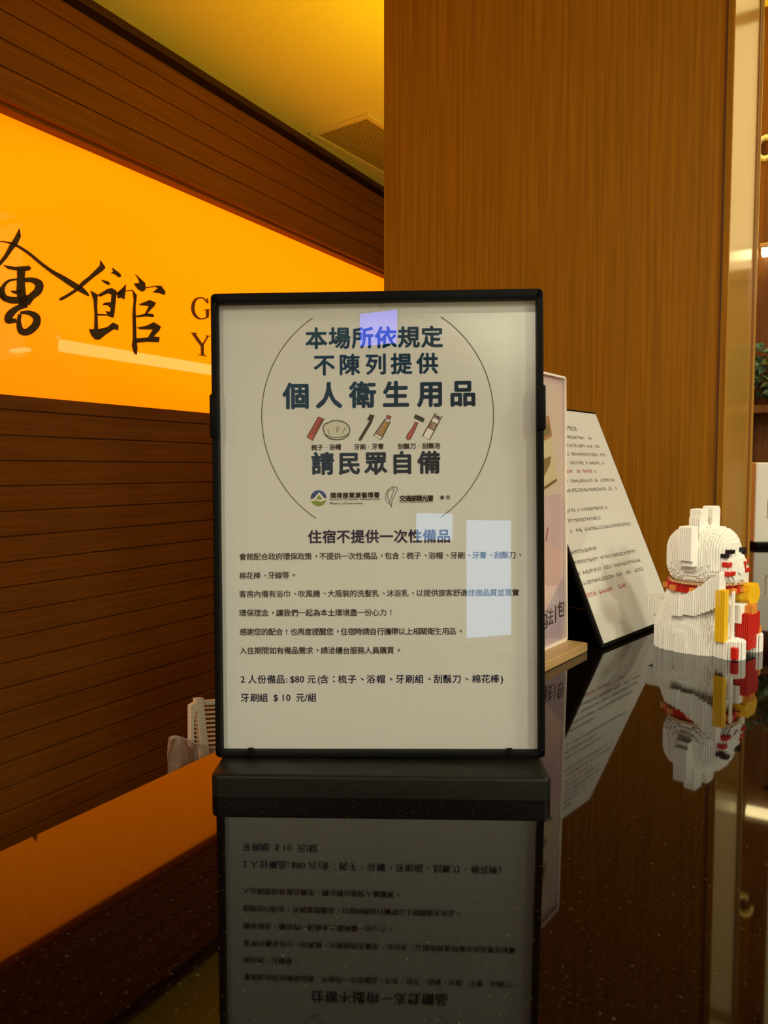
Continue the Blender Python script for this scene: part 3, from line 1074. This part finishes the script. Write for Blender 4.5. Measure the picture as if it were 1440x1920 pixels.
# rear leg panel: hinged at the board's top, standing behind it
t = nl @ Vector((0, 0.008, 0.145))
bm = bmesh.new()
prism(bm, [(t.y, t.z), (t.y + 0.004, t.z), (t.y + 0.055, 0.0), (t.y + 0.049, 0.0)], -0.1, 0.1)
bmesh.ops.rotate(bm, verts=bm.verts, cent=(0, 0, 0), matrix=Matrix.Rotation(PI / 2, 3, 'Z'))
obj('rear_leg', bm, M['black'], notice)
bm = bmesh.new()
f0 = nl @ Vector((0, 0.006, -0.143))
prism(bm, [(f0.y, f0.z), (t.y, t.z), (t.y + 0.049, 0.0006), (f0.y + 0.002, 0.0006)], -0.101, -0.097)
bmesh.ops.rotate(bm, verts=bm.verts, cent=(0, 0, 0), matrix=Matrix.Rotation(PI / 2, 3, 'Z'))
obj('side_gusset', bm, M['black'], notice)
nworld = Matrix.Translation(n_org) @ Matrix.Rotation(n_yaw, 4, 'Z') @ nl


def n_xy(px, py):
    l = nworld.inverted() @ at_plane(px, py, nworld.translation, nworld.to_3x3() @ Vector((0, -1, 0)))
    return (l.x, l.z)


rng = random.Random(3)
rows = [  # (left px, right px, y left, y right, height px, red)
    (1056, 1087, 801, 806, 0.0078, 0), (1056, 1112, 818, 823, 0.0052, 0), (1057, 1125, 835, 837, 0.0052, 0), (1057, 1136, 851, 853, 0.0052, 0),
    (1058, 1136, 868, 868, 0.0052, 0), (1059, 1121, 883, 884, 0.0052, 1), (1059, 1155, 902, 900, 0.0052, 0), (1060, 1159, 921, 915, 0.0052, 0),
    (1060, 1066, 940, 940, 0.0062, 0), (1060, 1138, 959, 950, 0.0052, 0), (1062, 1126, 979, 969, 0.0052, 0), (1062, 1182, 1000, 979, 0.0052, 0),
    (1068, 1121, 1038, 1026, 0.0052, 0), (1075, 1193, 1058, 1031, 0.0052, 0), (1082, 1200, 1079, 1047, 0.0052, 0), (1088, 1206, 1099, 1063, 0.0052, 0),
    (1095, 1176, 1119, 1095, 0.0055, 1)]
bk = bmesh.new()
for xa, xb, ya, yb, hh, red in rows:
    x0, z0 = n_xy(xa, ya); x1, z1 = n_xy(xb, yb)
    tgt = bmesh.new() if red else bk
    pseudo_row(tgt, x0 + 0.004, min(x1, 0.098), (z0 + z1) / 2, hh, -0.0002, rng)
    if red:
        obj('red_print', tgt, M['ink_red'], nsheet)
obj('body_print', bk, M['ink_soft'], nsheet)

# ================================================================== BRICK-BUILT LUCKY CAT
CELL = 0.0021
cat_o = on_counter(1322, 1214)
v_dir = Vector((0.70, -0.714, 0)).normalized()
cat_yaw = math.atan2(v_dir.y, v_dir.x)           # local +x = the way it faces
cat = thing('brick_cat', 'white brick-built beckoning cat figurine with red collar and gold coin on the counter', 'figurine', (cat_o.x, cat_o.y, CT), cat_yaw)


def bricks(name, inside, xr, yr, zr, m, parent=None, cell=CELL, zc=0.0021, studs=True):
    """fill a solid with rows of tiny square bricks: one ribbed column per cell, studs where the top is open"""
    bm = bmesh.new()
    nx, ny, nz = (int(round((r[1] - r[0]) / c)) for r, c in ((xr, cell), (yr, cell), (zr, zc)))
    occ = {}
    for i in range(nx):
        for j in range(ny):
            x, y = xr[0] + (i + 0.5) * cell, yr[0] + (j + 0.5) * cell
            col = [inside(x, y, zr[0] + (k + 0.5) * zc) for k in range(nz)]
            runs, st = [], None
            for k in range(nz + 1):
                f = k < nz and col[k]
                if f and st is None:
                    st = k
                if not f and st is not None:
                    runs.append((st, k)); st = None
            if runs:
                occ[(i, j)] = runs
    def covered(i, j, k0, k1):
        for di, dj in ((1, 0), (-1, 0), (0, 1), (0, -1)):
            r = occ.get((i + di, j + dj))
            if not r or not any(a <= k0 and b >= k1 for a, b in r):
                return False
        return True
    g = cell * 0.43
    for (i, j), runs in occ.items():
        x, y = xr[0] + (i + 0.5) * cell, yr[0] + (j + 0.5) * cell
        for a, b in runs:
            z0, z1 = zr[0] + a * zc, zr[0] + b * zc
            c = g * 0.72
            lo = [(x - g, y - c), (x - c, y - g), (x + c, y - g), (x + g, y - c), (x + g, y + c), (x + c, y + g), (x - c, y + g), (x - g, y + c)]
            v0 = [bm.verts.new((p[0], p[1], z0)) for p in lo]
            v1 = [bm.verts.new((p[0], p[1], z1)) for p in lo]
            if not covered(i, j, a, b):
                for k in range(8):
                    bm.faces.new((v0[k], v0[(k + 1) % 8], v1[(k + 1) % 8], v1[k]))
            bm.faces.new(v1)
            if not covered(i, j, a, b):
                bm.faces.new(v0[::-1])
            if studs:
                s = cell * 0.30
                t0 = [bm.verts.new((x + s * math.cos(q * PI / 3), y + s * math.sin(q * PI / 3), z1)) for q in range(6)]
                t1 = [bm.verts.new((p.co.x, p.co.y, z1 + zc * 0.45)) for p in t0]
                for k in range(6):
                    bm.faces.new((t0[k], t0[(k + 1) % 6], t1[(k + 1) % 6], t1[k]))
                bm.faces.new(t1)
    return obj(name, bm, m, parent, recalc=False)


def ellip(cx, cy, cz, rx, ry, rz, p=2.0):
    return lambda x, y, z: abs((x - cx) / rx) ** p + abs((y - cy) / ry) ** p + abs((z - cz) / rz) ** p <= 1


def body_in(x, y, z):
    # sitting body: wide haunches at the back and a narrower chest in front
    if z < 0 or z > 0.074:
        return False
    t = z / 0.074
    back = -0.052 + 0.026 * max(0, t - 0.35) ** 1.1
    front = 0.034 - 0.010 * t
    half = 0.043 * (1 - 0.40 * max(0, t - 0.3))
    cx, hx = (front + back) / 2, (front - back) / 2
    return abs((x - cx) / hx) ** 2.6 + abs(y / half) ** 2.6 <= 1


BW_, BR_, BY_, BO_ = M['brick_white'], M['brick_red'], M['brick_yellow'], M['brick_orange']
bricks('body', body_in, (-0.056, 0.042), (-0.046, 0.046), (0, 0.076), BW_, cat)
head_e = ellip(-0.004, 0, 0.104, 0.0345, 0.040, 0.033, 2.8)
muzz = ellip(0.0255, 0, 0.092, 0.0115, 0.028, 0.017, 2.6)
head = bricks('head', lambda x, y, z: head_e(x, y, z) or muzz(x, y, z), (-0.044, 0.048), (-0.048, 0.048), (0.068, 0.140), BW_, cat)
for sy in (-1, 1):
    def ear_in(x, y, z, sy=sy):
        t = (z - 0.120) / (0.0375 if sy > 0 else 0.0355)
        return 0 <= t <= 1 and abs(x + 0.004) < 0.0062 and abs(y - sy * 0.0165) < 0.0110 - 0.004 * max(0, t - 0.55)
    bricks('ear', ear_in, (-0.012, 0.006), (-0.036, 0.036), (0.120, 0.160), BW_, cat)
bricks('ear_flap', lambda x, y, z: abs(x + 0.003) < 0.0078 and -0.054 < y < -0.036 and 0.103 < z < 0.137 or (abs(x + 0.001) < 0.006 and -0.049 < y < -0.036 and 0.097 < z < 0.104), (-0.014, 0.010), (-0.0558, -0.036), (0.096, 0.138), BW_, cat)
# face bricks
for sy in (-1, 1):
    bm = bmesh.new()
    box(bm, (0.0275, sy * 0.0240, 0.1080), (0.008, 0.0085, 0.0042))
    box(bm, (0.0300, sy * 0.0165, 0.1120), (0.009, 0.0085, 0.0042))
    obj('eye', bm, M['brick_black'], cat)
    bm = bmesh.new()
    box(bm, (0.0305, sy * 0.0235, 0.0985), (0.008, 0.0095, 0.0055), bevel=0.001)
    obj('cheek_mark', bm, BR_, cat)
    bm = bmesh.new()
    box(bm, (0.0315, sy * 0.0215, 0.0890), (0.010, 0.0150, 0.0050), bevel=0.001)
    obj('cheek_mark', bm, BR_, cat)
bm = bmesh.new()
box(bm, (0.0370, 0.010, 0.096), (0.002, 0.0025, 0.008))
obj('nose_mark', bm, BR_, cat)


def ring_in(x, y, z):
    r = ((x + 0.004) / 0.038) ** 2 + (y / 0.038) ** 2
    return 0.72 < r <= 1.0


bricks('collar', ring_in, (-0.045, 0.04), (-0.042, 0.042), (0.0655, 0.0755), BR_, cat)
for ang in (-150, -118, -82, -50, -20, 10, 60):
    t = math.radians(ang)
    bm = bmesh.new()
    box(bm, (-0.004 + 0.0385 * math.cos(t), 0.0385 * math.sin(t), 0.0695), (0.007, 0.007, 0.0055), Matrix.Rotation(t, 3, 'Z'))
    obj('collar_bead', bm, BO_, cat)
bricks('chin_plate', lambda x, y, z: ((x + 0.001) / 0.038) ** 2 + (y / 0.042) ** 2 <= 1, (-0.042, 0.042), (-0.044, 0.044), (0.0755, 0.0776), M['brick_clear'], cat, studs=False)


def arm_in(sy):
    def f(x, y, z):
        # the arm rises forward from the shoulder and ends in a paw
        t = (x + 0.020) / 0.050
        if not 0 <= t <= 1:
            return False
        lo = 0.040 + 0.006 * t + (0.022 * max(0, t - 0.55))
        hi = 0.057 + 0.034 * t ** 1.3
        return abs(y - sy * (0.040 - 0.008 * t)) < 0.0085 and lo < z < hi
    return f


bricks('arm', arm_in(-1), (-0.022, 0.034), (-0.054, -0.020), (0.028, 0.096), BW_, cat)
bricks('arm', arm_in(1), (-0.022, 0.034), (0.020, 0.054), (0.028, 0.096), BW_, cat)
bricks('coin', lambda x, y, z: abs(x - 0.031) < 0.0054 and abs(y + 0.036) < 0.0056 and 0.018 < z < 0.073, (0.024, 0.038), (-0.044, -0.028), (0.016, 0.076), BY_, cat)
bm = bmesh.new()
box(bm, (0.0385, -0.025, 0.043), (0.0030, 0.0030, 0.056), bevel=0.0006)
obj('white_rod', bm, BW_, cat)
bricks('gold_flower', lambda x, y, z: abs(x - 0.034) < 0.0085 and abs(y - 0.024) < 0.019 - 0.7 * abs(z - 0.0625) and 0.052 < z < 0.074, (0.024, 0.044), (0.002, 0.048), (0.050, 0.076), BY_, cat)
bricks('bib', lambda x, y, z: abs(x - 0.034) < 0.006 and abs(y - 0.010) < 0.018 and 0.034 < z < 0.053, (0.026, 0.042), (-0.012, 0.032), (0.032, 0.054), BW_, cat)
bricks('red_pouch', lambda x, y, z: abs(x - 0.0415) < 0.0075 and abs(y - 0.010) < 0.015 and 0.006 < z < 0.043, (0.032, 0.052), (-0.010, 0.034), (0.004, 0.044), BR_, cat)
bricks('pouch_trim', lambda x, y, z: abs(x - 0.0415) < 0.007 and ((abs(y - 0.010) < 0.008 and 0.043 < z < 0.053) or (abs(y - 0.0285) < 0.004 and 0.006 < z < 0.028)), (0.032, 0.052), (-0.008, 0.042), (0.004, 0.056), BO_, cat)
for sy in (-1, 1):
    bricks('foot', lambda x, y, z, sy=sy: ((x - 0.036) / 0.015) ** 2 + ((y - sy * 0.025) / 0.014) ** 2 <= 1 and z < 0.019, (0.018, 0.054), (-0.042, 0.042), (0, 0.02), BW_, cat)
    bm = bmesh.new()
    box(bm, (0.0455, sy * 0.0365, 0.0075), (0.0068, 0.0060, 0.013), bevel=0.0010)
    obj('toe', bm, BR_, cat)


def tail_in(x, y, z):
    a = abs(x + 0.0555) < 0.0075 and abs(y + 0.002) < 0.008 and 0.031 < z < 0.053
    b = abs(x + 0.050 + 0.12 * (z - 0.02)) < 0.006 and abs(y + 0.002) < 0.005 and 0.006 < z < 0.032
    return a or b


bricks('tail', tail_in, (-0.066, -0.040), (-0.012, 0.010), (0.006, 0.056), BW_, cat)

# ================================================================== COMB IN A CLEAR POUCH (behind the counter edge)
cb_d = U * 0.0
def on_back(px, py, off=0.05):
    return at_plane(px, py, rm(0, CB0 - off), N)
c0 = on_back(400, 1470)
comb_org = rm(c0.dot(U), CB0 - 0.05, DZ)
def b_xy(px, py):
    q = on_back(px, py)
    return ((q - comb_org).dot(U), q.z - DZ)
comb = thing('hair_comb', 'cream double-sided plastic comb standing behind the black frame, left of the sign', 'comb', comb_org, RZ)
bm = bmesh.new()
pts = [b_xy(*q) for q in ((365, 1309), (378, 1308), (398, 1500), (384, 1500))]
prism(bm, pts, -0.002, 0.002)
obj('spine', bm, M['cream_plastic'], comb)
bm = bmesh.new()
prism(bm, [b_xy(*q) for q in ((380, 1313), (430, 1310), (430, 1318), (381, 1322))], -0.0018, 0.0018)
prism(bm, [b_xy(*q) for q in ((355, 1322), (366, 1316), (368, 1330), (361, 1340), (361, 1400), (355, 1400))], -0.0018, 0.0018)
obj('outer_rim', bm, M['cream_plastic'], comb)
for k in range(15):
    y = 1326 + k * 8.2
    x0 = 381 + (y - 1326) * 0.105
    bm = bmesh.new()
    prism(bm, [b_xy(x0, y), b_xy(432, y - 2), b_xy(432, y), b_xy(x0, y + 3.2)], -0.0012, 0.0012)
    obj('tooth', bm, M['cream_plastic'], comb)
for k in range(8):
    y = 1333 + k * 7.6
    x0 = 369 + (y - 1326) * 0.105
    bm = bmesh.new()
    prism(bm, [b_xy(x0, y), b_xy(360, y - 3), b_xy(360, y - 0.5), b_xy(x0, y + 3.2)], -0.0012, 0.0012)
    obj('tooth', bm, M['cream_plastic'], comb)

pouch_pts = [(318, 1462), (322, 1384), (328, 1380), (338, 1381), (362, 1391), (386, 1399), (400, 1401), (420, 1408), (430, 1500), (318, 1520)]
def on_b2(px, py):
    q = on_back(px, py, 0.038)
    return ((q - comb_org).dot(U), q.z - DZ)
pouch = thing('plastic_pouch', 'crumpled clear plastic pouch in front of the cream comb', 'bag', comb_org, RZ)
bm = bmesh.new()
cols = 14
rows_ = 10
top_l = smooth_path([on_b2(*q) for q in ((320, 1384), (330, 1380), (345, 1384), (365, 1392), (388, 1399), (405, 1402), (430, 1412))], 4)
gridv = []
for r in range(rows_):
    row = []
    for c in range(cols):
        tx, tz = top_l[int(c * (len(top_l) - 1) / (cols - 1))]
        k = r / (rows_ - 1)
        z = tz * (1 - k) + 0.001 * k
        y = -0.012 + 0.0035 * math.sin(c * 1.3 + 2.2 * k) + rng.uniform(-0.0012, 0.0012)
        row.append(bm.verts.new((tx - 0.003 * k, y, z)))
    gridv.append(row)
for r in range(rows_ - 1):
    for c in range(cols - 1):
        bm.faces.new((gridv[r][c], gridv[r][c + 1], gridv[r + 1][c + 1], gridv[r + 1][c]))
bmesh.ops.solidify(bm, geom=bm.faces, thickness=0.0006)
obj('film', bm, M['pouch'], pouch, True)
bm = bmesh.new()
for c in range(len(top_l) - 1):
    (xa, za), (xb, zb2) = top_l[c], top_l[c + 1]
    prism(bm, [(xa, za - 0.0012), (xb, zb2 - 0.0012), (xb, zb2 + 0.0004), (xa, za + 0.0004)], -0.0125, -0.0115)
obj('sealed_rim', bm, mat('frosted_film', (0.55, 0.45, 0.34), 0.2), pouch)

# ================================================================== FAR END OF THE COUNTER (right edge of the photo)
wd0 = on_counter(1418, 1027)
wa, wb = wd0.dot(U), wd0.dot(N)
unit = thing('desktop_terminal', 'slim white upright terminal on the counter at the far right', 'terminal', (wd0.x + 0.035, wd0.y, CT), 0.0)
hw = at_plane(1418, 867, wd0, Vector((0, 1, 0))).z - CT
bm = bmesh.new(); box(bm, (0.0, 0.03, 0.006), (0.066, 0.06, 0.012), bevel=0.002); obj('foot', bm, M['black'], unit)
bm = bmesh.new(); box(bm, (0.0, 0.03, 0.012 + (hw - 0.012) / 2), (0.070, 0.035, hw - 0.012), bevel=0.004); obj('casing', bm, M['white_plastic'], unit)
bm = bmesh.new(); box(bm, (0.012, 0.0115, 0.10), (0.03, 0.004, 0.05), bevel=0.001); obj('card_slot', bm, M['white_plastic'], unit)
# framed greenery on the wooden wall beyond the counter
def far_pt(px, py):
    return at_plane(px, py, rm(AP, 0), U)
g0 = far_pt(1424, 765); g1 = far_pt(1424, 640)
gb = g0.dot(N)
green = thing('wall_planter', 'dark green foliage on a small shelf of the wooden wall at the right edge', 'planter', rm(AP - 0.002, gb - 0.05, g0.z), RZ)
hh = g1.z - g0.z
bm = bmesh.new(); box(bm, (-0.06, -0.16, -0.012), (0.12, 0.45, 0.022), bevel=0.002); obj('shelf', bm, M['far_wood'], green)
bm = bmesh.new()
rg = random.Random(11)
for k in range(520):
    c = Vector((-0.04 - rg.random() * 0.06, 0.05 - rg.random() * 0.40, 0.02 + rg.random() * (hh - 0.04)))
    q = Euler((rg.uniform(-1.2, 1.2), rg.uniform(-1.2, 1.2), rg.uniform(0, 6.28))).to_matrix()
    L, W = rg.uniform(0.02, 0.042), rg.uniform(0.007, 0.013)
    vs = [bm.verts.new(c + q @ Vector(p)) for p in ((0, -L / 2, 0), (W, 0, 0.004), (0, L / 2, 0), (-W, 0, 0.004))]
    bm.faces.new(vs)
obj('foliage', bm, M['leaf'], green, recalc=False)
# round wall hook and small strip lamp seen past the pillar
h0 = far_pt(1437, 282)
hook = thing('wall_hook', 'pale curled hook on the wooden wall beyond the counter, high at the right edge', 'hook', rm(AP - 0.01, h0.dot(N), h0.z), RZ)
bm = bmesh.new()
pth = [(0.022 * math.cos(t), 0.03 * math.sin(t)) for t in [math.radians(-120 + 30 * k) for k in range(11)]]
for qd in ribbon(pth, 0.009):
    a = [bm.verts.new((-0.02, y, z)) for y, z in qd]
    b = [bm.verts.new((0.0, y, z)) for y, z in qd]
    bm.faces.new(a); bm.faces.new(b[::-1])
    for i in range(4):
        bm.faces.new((a[i], a[(i + 1) % 4], b[(i + 1) % 4], b[i]))
obj('curl', bm, M['white_plastic'], hook)
l0 = far_pt(1440, 485)
lamp = thing('picture_light', 'small bright strip light on the wooden wall beyond the counter at the right edge', 'lamp', rm(AP - 0.05, l0.dot(N), l0.z), RZ)
bm = bmesh.new(); box(bm, (0.02, -0.05, 0.026), (0.05, 0.14, 0.014), bevel=0.003); obj('housing', bm, M['metal'], lamp)
bm = bmesh.new(); box(bm, (0.02, -0.05, 0.010), (0.04, 0.13, 0.016), bevel=0.003); obj('tube', bm, M['pendant'], lamp)

# ================================================================== LOBBY BEHIND THE CAMERA (reflected or unseen, some lights added)
for (a, b), pw in LAMPS:
    p = rm(a, b, CEIL)
    d = thing('downlight', 'square recessed ceiling light over the lobby', 'ceiling light', p, RZ, 'lobby ceiling lights')
    bm = bmesh.new(); ring(bm, rrect(-0.17, 0.17, -0.17, 0.17, 0.01), rrect(-0.15, 0.15, -0.15, 0.15, 0.01), -0.012, 0.0)
    bmesh.ops.rotate(bm, verts=bm.verts, cent=(0, 0, 0), matrix=Matrix.Rotation(PI / 2, 3, 'X'))
    for v in bm.verts:
        v.co.z = -abs(v.co.z)
    obj('trim_ring', bm, M['white_plastic'], d)
    bm = bmesh.new(); box(bm, (0, 0, -0.004), (0.30, 0.30, 0.006)); obj('diffuser', bm, M['lamp'], d)

ts = thing('added_spot_fixture', 'small black spotlight added on the ceiling to brighten the cat figurine', 'spotlight', (SPOT_P.x, SPOT_P.y, CEIL))
bm = bmesh.new(); cyl(bm, (0, 0, -0.03), 0.008, 0.06, 12); obj('stem', bm, M['black'], ts)
bm = bmesh.new(); cyl(bm, -(SPOT_T - SPOT_P).normalized() * 0.065 + Vector((0, 0, -0.12)), 0.035, 0.11, 24, (SPOT_T - SPOT_P).to_track_quat('-Z', 'Y').to_matrix()); obj('can', bm, M['black'], ts)
cl = thing('added_strip_light', 'long glowing strip added in the ceiling to brighten the glossy pillar side', 'ceiling light', rm(1.945, 0.10, CEIL), RZ)  # unseen strip added so the upper pillar side reflects something bright
bm = bmesh.new(); box(bm, (0, 0, -0.004), (1.02, 0.40, 0.008)); obj('diffuser', bm, M['strip'], cl)
for sy in (-1, 1):
    bm = bmesh.new(); box(bm, (0, sy * 0.207, -0.006), (1.0, 0.014, 0.012)); obj('edge_rail', bm, M['white_plastic'], cl)
# mirrored view in the sign's cover
nn = (sheet_m.to_3x3() @ Vector((0, -1, 0))).normalized()
P0 = sheet_m.translation + nn * 0.005


def mirror_hit(px, py, depth):
    """where the reflection seen at this pixel of the sign lies, at a distance behind the camera"""
    h = at_plane(px, py, P0, nn)
    d = (h - CAM).normalized()
    r = d - 2 * d.dot(nn) * nn
    return h + r * ((-depth - h.y) / r.y)


def mirror_room(px, py, a):
    h = at_plane(px, py, P0, nn)
    d = (h - CAM).normalized()
    r = d - 2 * d.dot(nn) * nn
    return h + r * ((a - h.dot(U)) / r.dot(U))


w0, w1 = mirror_room(778, 962, A0 + 0.01), mirror_room(848, 1012, A0 + 0.01)
w2, w3 = mirror_room(872, 975, A0 + 0.01), mirror_room(958, 1190, A0 + 0.01)
for i, (p, q) in enumerate(((w0, w1), (w2, w3))):
    zlo, zhi = min(p.z, q.z), max(p.z, q.z)
    b0, b1 = sorted((p.dot(N), q.dot(N)))
    bm = bmesh.new()
    box(bm, (A0 + 0.006, -(b0 + b1) / 2, (zlo + zhi) / 2), (0.01, b1 - b0, zhi - zlo))
    wn = struct('window_%d' % (i + 1), bm, M['daylight'], (0, 0, 0), RZ)
    bm = bmesh.new()
    for c, s in (((A0 + 0.015, -b0 + 0.02, (zlo + zhi) / 2), (0.03, 0.04, zhi - zlo + 0.08)), ((A0 + 0.015, -b1 - 0.02, (zlo + zhi) / 2), (0.03, 0.04, zhi - zlo + 0.08)),
                 ((A0 + 0.015, -(b0 + b1) / 2, zlo - 0.02), (0.03, b1 - b0, 0.04)), ((A0 + 0.015, -(b0 + b1) / 2, zhi + 0.02), (0.03, b1 - b0, 0.04))):
        box(bm, c, s)
    obj('window_frame', bm, M['lobby_wall'], wn)
# glowing pane added on the wooden wall to brighten the pillar's glossy side by reflection
bm = bmesh.new()
box(bm, (AP - 0.006, -0.13, 2.235), (0.01, 0.48, 0.70))
w3_ = struct('window_3', bm, M['added_glow'], (0, 0, 0), RZ)
bm = bmesh.new()
box(bm, (AP - 0.012, -0.13, 1.87), (0.02, 0.52, 0.03))
box(bm, (AP - 0.012, -0.13, 2.60), (0.02, 0.52, 0.03))
obj('window_frame', bm, M['far_wood'], w3_)
# hanging information screen
s0, s1 = mirror_hit(672, 585, 1.5), mirror_hit(746, 645, 1.5)
scw, sch = abs(s1.x - s0.x), abs(s1.z - s0.z)
scr = thing('hanging_screen', 'small blue display screen hung from the lobby ceiling', 'screen', ((s0.x + s1.x) / 2, -1.5, (s0.z + s1.z) / 2), math.radians(18))
bm = bmesh.new(); box(bm, (0, -0.02, 0), (scw + 0.02, 0.03, sch + 0.02), bevel=0.003); obj('case', bm, M['black'], scr)
bm = bmesh.new(); box(bm, (0, -0.003, 0), (scw, 0.006, sch)); obj('display', bm, M['screen'], scr)
zt_ = CEIL - (s0.z + s1.z) / 2
bm = bmesh.new(); cyl(bm, (0, -0.02, (zt_ + sch / 2) / 2), 0.008, zt_ - sch / 2, 12); obj('hanger', bm, M['black'], scr)
# linear pendant reflected in the amber panel
def amber_mirror(px, py, b):
    h = at_plane(px, py, CHF, N)
    d = (h - CAM).normalized()
    r = d - 2 * d.dot(N) * N
    return h + r * ((b - h.dot(N)) / r.dot(N))


PB_ = -0.78
q0, q1 = amber_mirror(113, 648, PB_), amber_mirror(400, 695, PB_)
print('pendant', q0.dot(U), q0.z, q1.dot(U), q1.z, 'screen', scr.location, 'win', w0, w3)
pz = (q0.z + q1.z) / 2
pa0, pa1 = sorted((q0.dot(U), q1.dot(U)))
pend = thing('linear_pendant', 'long warm linear pendant lamp hung from the lobby ceiling', 'lamp', rm((pa0 + pa1) / 2, PB_, pz), RZ)
PLN = pa1 - pa0
bm = bmesh.new(); box(bm, (0, 0, 0.037), (PLN + 0.02, 0.045, 0.024), bevel=0.004); obj('housing', bm, M['metal'], pend)
bm = bmesh.new(); box(bm, (0, 0, 0), (PLN, 0.035, 0.05), bevel=0.006); obj('diffuser', bm, M['pendant'], pend)
for sx in (-1, 1):
    bm = bmesh.new(); cyl(bm, (sx * PLN * 0.35, 0, 0.049 + (CEIL - pz - 0.049) / 2), 0.003, CEIL - pz - 0.049, 8); obj('cable', bm, M['black'], pend)
